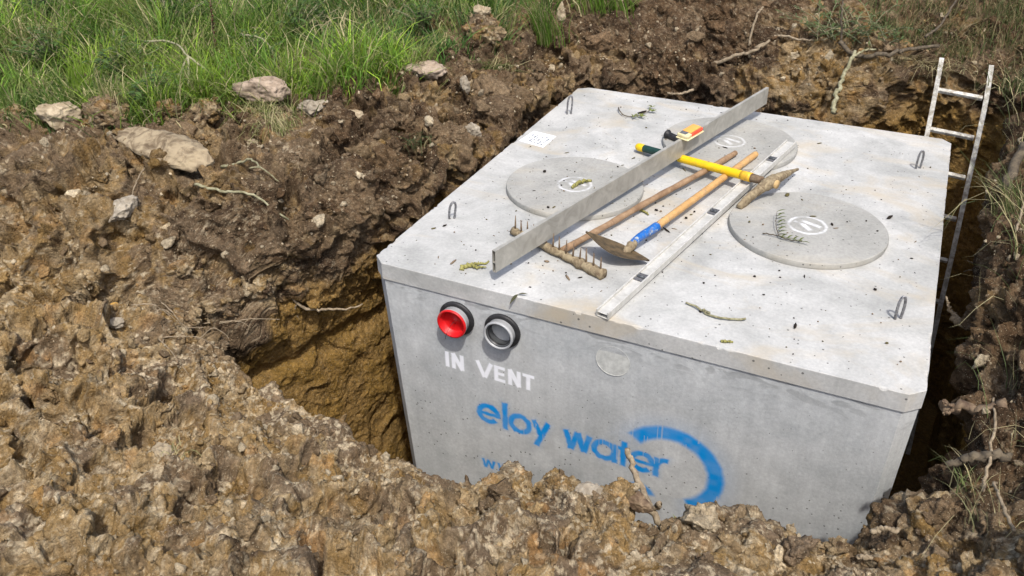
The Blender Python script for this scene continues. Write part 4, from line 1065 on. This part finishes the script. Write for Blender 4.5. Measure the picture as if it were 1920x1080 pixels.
T("forked_stick", [([(1.445, -.50, -.195), (1.475, -.52, -.245), (1.525, -.57, -.28), (1.60, -.66, -.30), (1.65, -.70, -.33)], .011, .013), ([(1.60, -.66, -.30), (1.615, -.66, -.265), (1.622, -.67, -.24)], .009, .010)], M['twig'], "broken forked stick poking up from the front rim against the tank", "stick")
T("twig", [(on_ground([(1.0, 3.36), (1.02, 3.42, .05), (1.04, 3.5, .10)], .03), .009, .007)], M['twig'], "short pale upright stick on the brown back bank", "twig")
T("root", [(on_ground([(.80, 3.16), (.96, 3.17), (1.06, 3.20, .03), (1.15, 3.30, .02)], .03), .014, .009)], M['twig'], "crooked pale brown root on the back bank beside the straightedge end", "root")
T("root", [(on_ground([(1.05, 3.34), (1.19, 3.42, .03), (1.31, 3.40, .02), (1.43, 3.46, .03)], .03), .010, .007)], M['twig'], "wavy pale root on the back bank left of the green willow", "root")
T("mossy_stick", [([(1.69, 2.80, .02), (1.68, 2.92, .10), (1.69, 3.08, .17), (1.72, 3.25, .30)], .016, .011), ([(1.70, 3.18, .25), (1.76, 3.26, .30), (1.84, 3.34, .30)], .008, .006)], M['moss'], "pale mossy stick leaning from the lid up to the back bank", "stick")
T("dark_branch", [(on_ground([(1.60, 3.36, .10), (1.74, 3.32, .05), (1.90, 3.34, .03), (2.05, 3.50, .05), (2.22, 3.62, .06)], .03), .017, .011), (on_ground([(2.12, 3.55, .06), (2.20, 3.66, .2), (2.28, 3.80, .35)], .03), .009, .007), (on_ground([(1.62, 3.36, .10), (1.58, 3.40, .22), (1.57, 3.45, .30)], .03), .008, .006)], M['darktwig'], "dark mossy fallen branch on the back bank between the willow and the ladder", "branch")
T("twig", [([(.62, 2.70, .03), (.70, 2.72, .03), (.78, 2.78, .05)], .006, .009)], M['twig'], "short pale twig resting on the back edge of the lid", "twig")
rb_ = random.Random(9)
for k_i in range(18):
    y0 = rb_.uniform(-.30, 2.4); x0 = 2.60 + .04 * rb_.random() + (.05 if y0 > 1.8 else 0); z0 = rb_.uniform(-.30, .06)
    a_ = rb_.uniform(-.9, .9); L_ = rb_.uniform(.07, .24)
    pts = [(x0 + .06 - L_ * t_ * math.cos(a_) * .75, y0 + L_ * t_ * math.sin(a_) + .015 * math.sin(t_ * 6 + k_i), z0 + .02 * math.sin(t_ * 5 + k_i) - .04 * t_) for t_ in (0, .3, .55, .8, 1)]
    pts = [(max(p[0], 2.425), p[1], p[2]) for p in pts]
    pa = [(pts, .0045, .0018)]
    if rb_.random() < .6:
        m_ = pts[2]; pa.append(([m_, (m_[0] - .02, m_[1] + .04, m_[2] + .02), (max(m_[0] - .05, 2.425), m_[1] + .08, m_[2] + .01)], .003, .0014))
    T("root", pa, M['twig'], "thin bare root hanging into the dark gap on the ladder side of the tank", "root", "thin roots hanging into the gap beside the tank")
T("root", [([(2.68, .80, -.08), (2.60, .80, -.12), (2.52, .83, -.14), (2.50, .84, -.135)], .022, .016), ([(2.51, .84, -.13), (2.475, .87, -.11), (2.45, .90, -.07)], .009, .004)], M['twig'], "stubby cut root with a thin curling tip in the gap below the ladder", "root")
T("root", [([(2.66, .06, .02), (2.58, .05, -.03), (2.50, .07, -.06), (2.46, .09, -.07)], .024, .014), ([(2.52, .06, -.05), (2.47, .02, -.06)], .010, .004), ([(2.52, .06, -.05), (2.46, .05, -.03)], .008, .003)], M['rust'], "thick splintered reddish root at the near end of the gap", "root")
T("root", [([(2.66, -.20, .0), (2.58, -.22, -.02), (2.50, -.24, -.07)], .020, .012)], M['darktwig'], "dark broken root stub above the front right boulder", "root")
T("root", [(on_ground([(2.62, 1.50), (2.66, 1.75, .03), (2.72, 2.00, .03), (2.78, 2.3, .02)], .04), .024, .020)], M['darktwig'], "thick brown root running along the top of the right bank", "root")
for k_i, (pp) in enumerate(([(2.72, 1.9), (2.68, 2.15, .05), (2.78, 2.35, .04), (2.9, 2.4)], [(2.64, .95), (2.66, 1.15, .06), (2.70, 1.35, .02)], [(2.60, -.36), (2.62, -.12, .07), (2.62, .10, .02)], [(2.66, -.62), (2.62, -.40, .06), (2.66, -.22)])):
    T("root", [(on_ground(pp, .03), .006, .004)], M['twig'], "loose pale root looping over the right bank", "root", "loose pale roots looping over the right bank")
for pp, lb in ((([(2.30, -.62, -.12), (2.33, -.60, -.11), (2.38, -.57, -.12)]), "upper of two short sticks jutting from the rim beside the front right boulder"), (([(2.28, -.66, -.20), (2.32, -.65, -.20), (2.38, -.62, -.22)]), "lower of two short sticks jutting from the rim beside the front right boulder")):
    T("stick", [(pp, .009, .008)], M['twig'], lb, "stick")
# ------------------------------------------------------------------ debris on the lid
T("catkin_twig", [([(.425, .10, .008), (.455, .135, .012), (.48, .16, .011), (.515, .21, .010)], .012, .004), ([(.45, .13, .012), (.49, .135, .010), (.53, .15, .012)], .008, .003)], M['catkin'], "yellowish catkin cluster lying near the front left corner of the lid", "catkin")
T("mossy_twig", [([(1.437, .245, .010), (1.47, .236, .012), (1.51, .215, .010), (1.55, .196, .009), (1.60, .190, .010), (1.65, .205, .009), (1.695, .228, .011)], .0045, .0050), ([(1.52, .212, .014), (1.55, .20, .016)], .006, .005)], M['moss'], "curved mossy twig lying on the lid near the front edge", "twig")
T("catkin", [([(1.640, .035, .006), (1.66, .040, .008), (1.685, .050, .006)], .006, .004)], M['catkin'], "small yellow catkin near the front edge of the lid", "catkin")
T("curled_catkin", [([(.60, 1.045, .038), (.605, 1.085, .044), (.625, 1.13, .046), (.655, 1.165, .038)], .010, .007)], M['catkin'], "curled brown catkin lying on the white emblem of the left cover", "catkin")
T("catkin", [([(.985, 1.00, .008), (1.01, .99, .010), (1.04, .965, .008)], .007, .004)], M['catkin'], "small green catkin between the two wooden handles", "catkin")
T("curled_twig", [([(.40, 2.34, .015), (.43, 2.27, .02), (.50, 2.22, .012), (.57, 2.27, .012), (.60, 2.38, .014)], .004, .0025)], M['darktwig'], "thin curled dark twig at the back left of the lid", "twig")
def leaf_geo(base, tip, wd, up=(0, 0, 1)):
    b_ = np.array(base, float); t_ = np.array(tip, float); d_v = t_ - b_; sd_ = np.cross(d_v, up); sd_ /= np.linalg.norm(sd_) + 1e-9
    n6 = 5; V_ = []
    for i in range(n6 + 1):
        s_ = i / n6; wv = wd * math.sin(math.pi * min(.98, max(.04, s_)) ** .8) / 2
        c_v = b_ + d_v * s_ + np.array(up) * (.12 * np.linalg.norm(d_v) * math.sin(math.pi * s_))
        V_ += [c_v - sd_ * wv, c_v + np.array(up) * (-.12 * wv), c_v + sd_ * wv]
    F_ = []
    for i in range(n6):
        a = i * 3; F_ += [(a, a + 1, a + 4, a + 3), (a + 1, a + 2, a + 5, a + 4)]
    return np.array(V_), [np.array(F_)]
def leaves(name, specs, colr, parent, seed=1):
    rg = np.random.default_rng(seed); parts = [leaf_geo(*sp) for sp in specs]; V_, F_ = merge(parts)
    c_ = np.repeat(np.array(colr)[None] * rg.uniform(.7, 1.3, (len(specs), 1)), len(parts[0][0]), 0)
    return link(name, np_mesh(name, V_, F_, True, cols=c_), M['leaf'], parent)
spr = root("willow_sprig", (1.70, 1.0, .035)); tag(spr, "small green willow sprig lying on the nearest cover beside the emblem", "sprig")
twig_mesh("stem", [([(-.085, -.055, .004), (-.02, -.055, .008), (.04, -.07, .006), (.10, -.06, .004)], .003, .002), ([(-.01, -.055, .008), (-.04, .03, .02), (-.06, .15, .03)], .0022, .001)], M['darktwig'], spr)
sp_ = []
for i in range(11):
    t_ = i / 10; bx_ = (-.012 - .048 * t_, -.05 + .20 * t_, .010 + .02 * t_); a_ = -.2 + .5 * (i % 3)
    sp_.append((bx_, (bx_[0] + .042 * math.cos(a_), bx_[1] + .042 * math.sin(a_) + .01, bx_[2] + .008), .0085))
for i in range(9):
    t_ = i / 8; bx_ = (-.01 + .11 * t_, -.060 - .008 * t_, .008); a_ = (.9 if i % 2 else -.5) + .2 * i / 8
    sp_.append((bx_, (bx_[0] + .040 * math.cos(a_), bx_[1] + .040 * math.sin(a_), .014), .009))
leaves("leaves", sp_, (.13, .155, .05), spr, 3)
spr2 = root("leafy_sprig", (.60, 2.38, .012)); tag(spr2, "pale green leaf tufts of a sprig at the back left of the lid", "sprig")
sp_ = []
for (cx_, cy_) in ((0, .06), (.02, -.02), (-.06, -.16), (-.01, -.14)):
    for i in range(7):
        a_ = rl.uniform(0, 6.28); L_ = rl.uniform(.02, .045); sp_.append(((cx_, cy_, .004), (cx_ + L_ * math.cos(a_), cy_ + L_ * math.sin(a_), rl.uniform(.004, .02)), .011))
leaves("leaves", sp_, (.20, .23, .07), spr2, 4)
o_ = leaves("fallen_leaf", [((.755, .012, .005), (.735, -.030, -.028), .018), ((.755, .012, .005), (.80, .020, .012), .012)], (.085, .085, .045), None, 5); tag(o_, "grey green leaf hanging over the front edge of the lid", "leaf")
V_, F_ = [], []
parts = []; cc_ = []
rg = np.random.default_rng(88)
bases = [lumpy(1, 900 + i) for i in range(6)]
tmp = []
while len(tmp) < 480:
    x, y = rg.uniform(.08, 2.32), rg.uniform(.06, 2.6)
    p_keep = .35 + .9 * math.exp(-((x - 1.05) ** 2 + (y - 1.1) ** 2) / .5) + .6 * math.exp(-((x - .9) ** 2 + (y - .35) ** 2) / .06)
    if rg.random() < p_keep: tmp.append((x, y))
for x, y in tmp:
    b_, f_ = bases[rg.integers(6)]; s_ = float(np.clip(.0031 * math.exp(.55 * rg.normal()), .0016, .013))
    el = 1 + 3.0 * (rg.random() < .3) * rg.random(); an = rg.uniform(0, 6.28)
    W = b_ * s_ * np.array([el, 1, .7]); W = np.stack([W[:, 0] * math.cos(an) - W[:, 1] * math.sin(an), W[:, 0] * math.sin(an) + W[:, 1] * math.cos(an), W[:, 2]], 1)
    zt = .001
    for cx_, cy_, r_ in ((1.795, 1.135, .374), (.585, 1.10, .368), (1.20, 2.035, .392)):
        if math.hypot(x - cx_, y - cy_) < r_ + .004: zt = .031
    parts.append((W + np.array([x, y, zt + s_ * .5]), [f_])); u_ = rg.random()
    cc_.append(np.repeat(np.array([(.022, .017, .013) if u_ < .45 else ((.11, .095, .04) if u_ < .75 else (.20, .15, .10))]), len(b_), 0))
V_, F_ = merge(parts)
cr = link("lid_crumbs", np_mesh("lid_crumbs", V_, F_, True, cols=np.concatenate(cc_)), m_attr("crumb", .9, .3, 200)); tag(cr, "dark specks of soil and bud scales sprinkled over the concrete lid", "crumbs", kind='stuff')
# ------------------------------------------------------------------ grass and plants
def blades(roots, height, width, lean, colr, rg, seg_=4, bend=1.0, var=.25):
    """roots (n,3) -> mesh arrays of curved tapering blades"""
    n = len(roots); an = rg.uniform(0, 2 * np.pi, n); hgt = height * rg.uniform(.55, 1.2, n); ln_ = np.abs(lean * rg.normal(size=n)) + .1
    dx, dy = np.cos(an), np.sin(an); wd = width * rg.uniform(.6, 1.3, n)
    fa = an + rg.uniform(-1.2, 1.2, n); sx, sy = -np.sin(fa), np.cos(fa)
    V_ = np.zeros((n, seg_ * 2 + 1, 3), np.float32)
    for i in range(seg_ + 1):
        t_ = i / seg_
        th_ = np.minimum(ln_ * (0.35 * t_ + bend * t_ * t_), 2.3)
        out = hgt * t_ * np.sin(th_ * .75); upz = hgt * t_ * np.cos(th_ * .75)
        c_v = roots + np.stack([dx * out, dy * out, upz], 1)
        ww_ = wd * (1 - t_ ** 1.6) * .5 + .0002
        if i < seg_:
            V_[:, 2 * i] = c_v - np.stack([sx * ww_, sy * ww_, 0 * ww_], 1); V_[:, 2 * i + 1] = c_v + np.stack([sx * ww_, sy * ww_, 0 * ww_], 1)
        else: V_[:, 2 * i] = c_v
    off_ = (np.arange(n) * (seg_ * 2 + 1))[:, None]
    Fq_ = np.concatenate([np.array([2 * i, 2 * i + 1, 2 * i + 3, 2 * i + 2])[None] + off_ for i in range(seg_ - 1)])
    Ft_ = np.array([2 * seg_ - 2, 2 * seg_ - 1, 2 * seg_])[None] + off_
    c_ = np.repeat((colr * rg.uniform(1 - var, 1 + var, (n, 1)))[:, None, :], seg_ * 2 + 1, 1).reshape(-1, 3)
    return V_.reshape(-1, 3), [Fq_, Ft_], c_
def gz_many(x, y):
    t_ = np.arctan2(y - PC[1], x - PC[0]); j = np.searchsorted(th, t_) % NTH
    r_ = np.hypot(x - PC[0], y - PC[1]) - rr[j]; i = np.clip(np.searchsorted(d, r_), 0, len(d) - 1)
    return PVg[r0 + NW + i, j, 2]
FIELD = np.array([(-2.97, .02), (-2.71, .20), (-2.50, .34), (-2.36, .58), (-2.03, .66), (-1.85, .80), (-1.66, 1.02), (-1.37, 1.18), (-1.15, 1.50), (-.93, 1.93), (-.80, 2.44), (-.72, 2.85), (-1.0, 3.4), (-1.2, 4.0), (-1.3, 7.5), (-9, 7.5), (-9, -1.2), (-4, -.6)])
def inpoly(x, y, poly):
    r_ = np.zeros(len(x), bool); j = len(poly) - 1
    for i in range(len(poly)):
        xi, yi = poly[i]; xj, yj = poly[j]
        with np.errstate(divide='ignore', invalid='ignore'):
            r_ ^= ((yi > y) != (yj > y)) & (x < (xj - xi) * (y - yi) / (yj - yi + 1e-12) + xi)
        j = i
    return r_
def rand_in(n, poly, rg, nearw=True):
    x0, y0 = poly.min(0); x1, y1 = poly.max(0); X_ = []; Y_ = []; c_ = 0
    while c_ < n:
        x = rg.uniform(x0, x1, n); y = rg.uniform(y0, y1, n); k_ = inpoly(x, y, poly)
        if nearw: k_ &= rg.random(n) < np.clip(26 / ((x - CAM[0]) ** 2 + (y - CAM[1]) ** 2), .12, 1) ** 1.2
        X_.append(x[k_]); Y_.append(y[k_]); c_ += int(k_.sum())
    return np.concatenate(X_)[:n], np.concatenate(Y_)[:n]
def edge_d(x, y, poly):
    best = np.full(len(x), 9.0)
    for i in range(15):
        a_ = poly[i]; b_ = poly[(i + 1) % len(poly)] if i < 13 else None
        if b_ is None: break
        ab = b_ - a_; t_ = np.clip(((x - a_[0]) * ab[0] + (y - a_[1]) * ab[1]) / (ab @ ab), 0, 1)
        best = np.minimum(best, np.hypot(x - a_[0] - t_ * ab[0], y - a_[1] - t_ * ab[1]))
    return best
rg = np.random.default_rng(500)
G1 = np.array([.120, .225, .035]); G2 = np.array([.270, .410, .045]); G3 = np.array([.060, .130, .035]); STR = np.array([.52, .46, .25]); OLV = np.array([.22, .26, .08])
cx_, cy_ = rand_in(2300, FIELD, rg)
ex_, ey_ = rand_in(90, np.array([(-.9, 2.9), (-.1, 3.5), (-.1, 6), (-1.3, 6)]), rg, False)
cx_ = np.concatenate([cx_, ex_]); cy_ = np.concatenate([cy_, ey_])
pc_ = np.stack([cx_, cy_, 0 * cx_], 1); n1 = fbm(pc_, 1.3, 3, .5, 61); n2 = fbm(pc_, 4.5, 2, .5, 62)
ed = edge_d(cx_, cy_, FIELD)
k_o = 260
qi = rg.integers(0, 11, k_o); qa, qb = FIELD[qi], FIELD[qi + 1]; qt = rg.random(k_o)[:, None]; qp = qa + (qb - qa) * qt + np.abs(rg.normal(size=(k_o, 1))) * np.array([[.07, -.10]])
ex_, ey_ = qp[:, 0], qp[:, 1]; cx_ = np.concatenate([cx_, ex_]); cy_ = np.concatenate([cy_, ey_])
pc_ = np.stack([cx_, cy_, 0 * cx_], 1); n1 = fbm(pc_, 1.3, 3, .5, 61); n2 = fbm(pc_, 4.5, 2, .5, 62); ed = edge_d(cx_, cy_, FIELD); ed[-k_o:] = 0
ht = np.clip(.16 + .20 * sstep(.1, 1.3, ed) + .20 * n1 + .12 * sstep(2.0, 3.2, cy_) + .05 * rg.normal(size=len(cx_)), .07, .55)
nb = np.clip(rg.normal(38, 12, len(cx_)), 14, 80).astype(int)
ci = np.repeat(np.arange(len(cx_)), nb); m = len(ci)
sp = .035 + .04 * rg.random(len(cx_)); ox_, oy_ = rg.normal(size=m) * sp[ci], rg.normal(size=m) * sp[ci]
cc = G1 + (G2 - G1) * sstep(-.1, .35, n2 + .4 * rg.normal(size=len(cx_)) * .5)[:, None]; cc = cc + (G3 - cc) * sstep(.0, .4, -n1)[:, None] * .85
kd = rg.random(len(cx_)); cc = cc * np.exp(.30 * rg.normal(size=(len(cx_), 1))); cc = np.where((kd < .08)[:, None], STR * .85, np.where((kd < .26)[:, None], OLV, cc))[ci]
u_ = rg.random(m); cc = np.where((u_ < .09)[:, None], STR, np.where((u_ < .2)[:, None], OLV, cc))
tall = ht[ci] * rg.uniform(.5, 1.15, m); x, y = cx_[ci] + ox_, cy_[ci] + oy_
V_, F_, c_ = blades(np.stack([x, y, gz_many(x, y) - .012], 1), tall * 1.25, .0090, .8, cc, rg)
# blades of a clump fall outwards, and each clump has its own slant
sl_ = rg.normal(size=(len(cx_), 2)) * .28
tt_ = np.clip((V_[:, 2].reshape(m, -1) - gz_many(x, y)[:, None]) / .3, 0, 1.5) ** 1.3
V_ = V_.reshape(m, -1, 3)
V_[:, :, 0] += tt_ * (ox_ * 1.6 + sl_[ci, 0] * tall * .8)[:, None]; V_[:, :, 1] += tt_ * (oy_ * 1.6 + sl_[ci, 1] * tall * .8)[:, None]
V_ = V_.reshape(-1, 3)
gf = link("tall_grass", np_mesh("tall_grass", V_, F_, True, cols=c_), M['grass']); tag(gf, "tall tufted green meadow grass at the top left behind the spoil", "grass", kind='stuff')
# low leafy ground cover between the blades
x, y = rand_in(26000, FIELD, rg); n1 = fbm(np.stack([x, y, 0 * x], 1), 2.2, 2, .5, 66)
V_, F_, c_ = blades(np.stack([x, y, gz_many(x, y)], 1), .035 + .05 * rg.random(len(x)), .016, 1.5, np.where((rg.random(len(x)) < .12)[:, None], np.array([.30, .25, .12]), np.array([.17, .24, .08])), rg, 2)
gc = link("ground_cover", np_mesh("ground_cover", V_, F_, True, cols=c_), M['grass']); tag(gc, "low leafy weeds and clover between the meadow grass", "ground cover", kind='stuff')
# sparse dry grass on the back right and right banks
BR = np.array([(1.62, 4.4), (1.75, 3.75), (2.0, 3.66), (2.3, 3.62), (2.6, 3.66), (2.9, 3.2), (3.4, 2.7), (3.6, 5.2), (1.7, 5.2)])
x, y = rand_in(15000, BR, rg, False); n1 = fbm(np.stack([x, y, 0 * x], 1), 3, 2, .5, 68); k_ = rg.random(len(x)) < .45 + .5 * sstep(-.2, .3, n1); x, y, n1 = x[k_], y[k_], n1[k_]
cc = np.where((rg.random(len(x)) < .48)[:, None], np.array([.27, .22, .115]), np.array([.095, .125, .040])); 
V_, F_, c_ = blades(np.stack([x, y, gz_many(x, y) - .01], 1), .10 + .09 * rg.random(len(x)), .0052, 1.5, cc, rg)
RB = np.array([(2.64, 1.0), (2.66, 1.8), (2.80, 2.6), (2.9, 3.2), (3.5, 3.2), (3.5, .6), (2.8, .5)])
x, y = rand_in(1000, RB, rg, False); cc = np.where((rg.random(len(x)) < .2)[:, None], np.array([.26, .22, .12]), np.array([.10, .13, .045]))
V2, F2, c2 = blades(np.stack([x, y, gz_many(x, y)], 1), .10 + .16 * rg.random(len(x)), .0042, 1.4, cc, rg)
Vm, Fm = merge([(V_, F_), (V2, F2)])
gd = link("dry_grass", np_mesh("dry_grass", Vm, Fm, True, cols=np.concatenate([c_, c2])), M['grass']); tag(gd, "thin dry and green grass on the bank behind and beside the ladder", "grass", kind='stuff')
# grass overhanging edges / straw lying on the left bank
xs_ = rg.uniform(-1.45, -1.0, 500); ys_ = xs_ * -.62 + .08 + rg.normal(size=500) * .07
cc = np.where((rg.random(500) < .6)[:, None], STR * .9, OLV)
V_, F_, c_ = blades(np.stack([xs_, ys_, gz_many(xs_, ys_) + .01], 1), .16, .0042, 2.2, cc, rg)
fs = link("flattened_straw", np_mesh("flattened_straw", V_, F_, True, cols=c_), M['grass']); tag(fs, "flattened straw coloured grass lying on the soil beside the pinkish stone", "straw", kind='stuff')
def tuft(name, x, y, n, h, colr, label, lean=.55, spread=.05, w_=.006, dirn=None, group=None, z=None, straw=.12):
    rx = rg.normal(size=n) * spread; ry = rg.normal(size=n) * spread * .8
    base = gz_many(np.array([x]), np.array([y]))[0] if z is None else z
    cc_ = np.where((rg.random(n) < straw)[:, None], STR, np.array(colr))
    V_, F_, c_ = blades(np.stack([rx, ry, np.full(n, -.012)], 1), h, w_, lean, cc_, rg, 5)
    if dirn is not None:
        s_ = np.clip(V_[:, 2:3] / h, 0, 2) ** 1.4; V_ = V_ + s_ * np.array(dirn)[None] * h
    o = link(name, np_mesh(name, V_, F_, True, cols=c_), M['grass']); o.location = (x, y, base)
    return tag(o, label, "grass tuft", group)
BRT = (.24, .36, .05)
tuft("grass_tuft", -2.45, .60, 60, .36, BRT, "tall fresh green grass clump of upright blades at the left grass edge", .32, .045, .013)
tuft("grass_tuft", -2.02, .46, 70, .20, (.24, .27, .09), "pale yellow green grass tuft growing out of the big earth lump", .8, .05, .006, z=ground_z(-2.03, .42) + .16, straw=.35)
tuft("grass_tuft", -1.42, 1.38, 90, .34, BRT, "spiky green grass clump above the pinkish grey stone", .75, .06, .008, (-.25, -.1, 0))
tuft("grass_tuft", -.34, 2.86, 150, .42, (.11, .19, .03), "green grass tuft leaning toward the dark earth lump near the picture top", .5, .06, .006, (-.2, -.25, -.05))
tuft("grass_tuft", -.14, 3.50, 200, .34, (.13, .24, .03), "bright green tuft at the corner between the meadow and the brown back bank", .8, .12, .006, (-.4, -.3, 0))
tuft("grass_tuft", -.52, 2.32, 110, .24, (.12, .17, .045), "grass clump flopped over the soil below the dark earth lump", 1.5, .07, .005, (.6, -.1, -.2), straw=.3)
tuft("grass_tuft", -2.55, .32, 60, .16, (.15, .22, .05), "low grass tuft at the far left edge above the soil", 1.0, .08, .006)
tuft("grass_tuft", -.34, .98, 45, .16, (.10, .13, .05), "thin green tuft hanging on the bank beside the left cover", 1.4, .05, .004, (.4, -.5, -.6))
tuft("grass_tuft", -3.1, 2.3, 200, .62, (.12, .24, .02), "very tall bright green grass clump in the meadow", .35, .14, .007)
tuft("grass_tuft", -2.2, 3.2, 200, .60, (.13, .22, .03), "broad tall arching grass clump near the top of the picture", .8, .16, .007)
tuft("grass_tuft", 2.66, 1.30, 70, .36, (.12, .15, .05), "sprawling green and straw coloured grass fanning over the gap beside the ladder", 1.0, .05, .0045, (-.55, -.15, -.1), straw=.45)
tuft("grass_tuft", 2.70, .80, 40, .34, (.13, .16, .06), "thin grass fan arching over the right bank in the middle", 1.1, .04, .004, (-.5, .1, -.1), straw=.45)
tuft("grass_tuft", 2.58, -.26, 34, .16, (.20, .24, .09), "short yellow green grass tuft beside the splintered root", .8, .025, .0045, (-.2, .1, 0), straw=.4)
tuft("grass_tuft", 2.64, -.48, 30, .22, (.20, .20, .10), "dry straw coloured tuft above the front right boulder", 1.3, .05, .0035, (-.3, .2, -.1), straw=.6)
tuft("grass_tuft", 2.18, 3.50, 160, .22, (.20, .17, .08), "overhanging mat of dry grass roots beside the top of the ladder", 1.5, .12, .0045, (-.2, -.7, -.7), straw=.5)
tuft("grass_tuft", 2.74, 3.05, 120, .26, (.09, .12, .04), "drooping green grass clump behind the right ladder rail", 1.3, .10, .005, (-.3, -.3, -.3), straw=.3)
tuft("grass_tuft", .02, -1.30, 14, .07, (.28, .28, .12), "tiny pale grass wisp lying on the front left spoil", 1.5, .03, .004, straw=.5)
tuft("grass_tuft", 1.70, -.72, 8, .05, (.22, .28, .06), "tiny green shoot on the front rim beside the blue ring", 1.0, .003, .008, straw=0)
for k_i, (x, y, dx_) in enumerate(((2.66, .50, -.5), (2.68, .18, -.45), (2.70, 1.9, -.4), (2.66, -.05, -.3), (2.78, -.45, -.2), (2.72, 2.45, -.4))):
    tuft("grass_tuft", x, y, 13, .28, (.12, .16, .06), ("wispy straw stems above the middle of the gap", "wispy stems above the splintered root", "grass stems beside the thick brown bank root", "a few dry stems just above the yellow green tuft", "dry stems in the bottom right corner of the picture", "green stems drooping beside the right ladder rail")[k_i], 1.2, .06, .0030, (dx_, .1 * (k_i % 3 - 1), -.05), straw=.35)
# leafy weed
wd_ = root("leafy_weed", (-1.95, .66, ground_z(-1.95, .66))); tag(wd_, "bushy green broad leaved weed at the grass edge beside the big earth lump", "weed")
sp_ = []; st_p = []
rw_ = random.Random(21)
for i in range(26):
    a_ = rw_.uniform(0, 6.28); L_ = rw_.uniform(.12, .30); le = rw_.uniform(.2, .9)
    tip = (L_ * math.cos(a_) * le, L_ * math.sin(a_) * le, L_ * (1.15 - le * .5)); mid_ = (tip[0] * .45, tip[1] * .45, tip[2] * .65)
    st_p.append(([(0, 0, 0), mid_, tip], .003, .0015))
    for j in range(7):
        t_ = .35 + .65 * j / 6; b_ = (tip[0] * t_, tip[1] * t_, tip[2] * (t_ ** .8)); q_ = rw_.uniform(0, 6.28); l2 = rw_.uniform(.030, .055)
        sp_.append((b_, (b_[0] + l2 * math.cos(q_), b_[1] + l2 * math.sin(q_), b_[2] + rw_.uniform(-.02, .012)), .022))
twig_mesh("stems", st_p, M['moss'], wd_); leaves("leaves", sp_, (.090, .155, .040), wd_, 8)
wk = rg
for k_i, (x, y, sc_w) in enumerate(((-2.55, 1.0, 1.2), (-1.75, 1.35, .9), (-1.35, 1.75, 1.1), (-3.1, .95, 1.2), (-1.05, 2.3, .9), (-1.9, 2.0, 1.4), (-2.75, 1.7, 1.4), (-1.25, 2.9, 1.2), (-3.8, 1.6, 1.5))):
    r2_ = wd_.copy(); C.objects.link(r2_); r2_.location = (x, y, ground_z(x, y)); r2_.rotation_euler = (0, 0, k_i * 1.3); r2_.scale = (sc_w,) * 3
    r2_['label'] = "broad leaved green weed growing among the meadow grass"; r2_['group'] = "broad leaved weeds among the meadow grass"
    for ch_o in list(wd_.children):
        c2_ = ch_o.copy(); C.objects.link(c2_); c2_.parent = r2_
# willow bush on the back bank
wl = root("willow_shoots", (1.60, 3.50, ground_z(1.60, 3.50))); tag(wl, "heap of fallen willow shoots with narrow green leaves on the back bank", "willow shoots")
sp_ = []; st_p = []
for i in range(42):
    a_ = rw_.uniform(0, 6.28); L_ = rw_.uniform(.15, .42); ox, oy = rw_.uniform(-.16, .30), rw_.uniform(-.12, .20) 
    tip = (ox + L_ * math.cos(a_) * .8, oy + L_ * math.sin(a_) * .6, rw_.uniform(.03, .26)); b0 = (ox, oy, rw_.uniform(.0, .08))
    st_p.append(([b0, tuple((p + q_) / 2 + (.03 if k_ == 2 else 0) for k_, (p, q_) in enumerate(zip(b0, tip))), tip], .003, .0012))
    for j in range(14):
        t_ = j / 13; b_ = tuple(p + (q_ - p) * t_ + (.03 * math.sin(t_ * 3.14) if k_ == 2 else 0) for k_, (p, q_) in enumerate(zip(b0, tip))); q2 = a_ + rw_.uniform(-1.2, 1.2); l2 = rw_.uniform(.04, .075)
        sp_.append((b_, (b_[0] + l2 * math.cos(q2), b_[1] + l2 * math.sin(q2), b_[2] + rw_.uniform(-.02, .025)), .011))
twig_mesh("stems", st_p, M['moss'], wl); leaves("leaves", sp_, (.105, .150, .055), wl, 9)
# rusty dock stalks
for x, y, h_, lb in ((-2.05, 1.35, .50, "rusty brown dock seed stalk standing in the middle of the meadow grass"), (-3.2, 1.9, .62, "dark brown dead seed stalk at the top left of the meadow")):
    dk = root("dock_stalk", (x, y, ground_z(x, y))); tag(dk, lb, "dock stalk")
    twig_mesh("stem", [([(0, 0, 0), (.01, 0, h_ * .5), (.03, .01, h_)], .005, .003)], M['rust'], dk)
    sp_ = []
    for i in range(130):
        t_ = .38 + .60 * rw_.random(); q_ = rw_.uniform(0, 6.28); rr_ = rw_.uniform(.006, .022); b_ = (.03 * t_, .01 * t_, h_ * t_)
        sp_.append((b_, (b_[0] + rr_ * math.cos(q_), b_[1] + rr_ * math.sin(q_), b_[2] + rw_.uniform(-.01, .012)), .010))
    leaves("seeds", sp_, (.13, .062, .035), dk, 10)
# arching dead grass stems in front of the meadow
for k_i in range(16):
    x, y = rw_.uniform(-3.4, -1.3), rw_.uniform(.9, 2.6); y = max(y, -.62 * x + .1); a_ = rw_.uniform(0, 6.28); L_ = rw_.uniform(.35, .7)
    z_ = ground_z(x, y)
    T("dry_stem", [([(x, y, z_), (x + .1 * L_ * math.cos(a_), y + .1 * L_ * math.sin(a_), z_ + L_ * .55), (x + .45 * L_ * math.cos(a_), y + .45 * L_ * math.sin(a_), z_ + L_ * .85), (x + .8 * L_ * math.cos(a_), y + .8 * L_ * math.sin(a_), z_ + L_ * .8)], .0022, .0012)], M['straw'], "thin straw coloured stem arching out of the meadow grass", "dry stem", "thin dead stems arching out of the meadow grass")
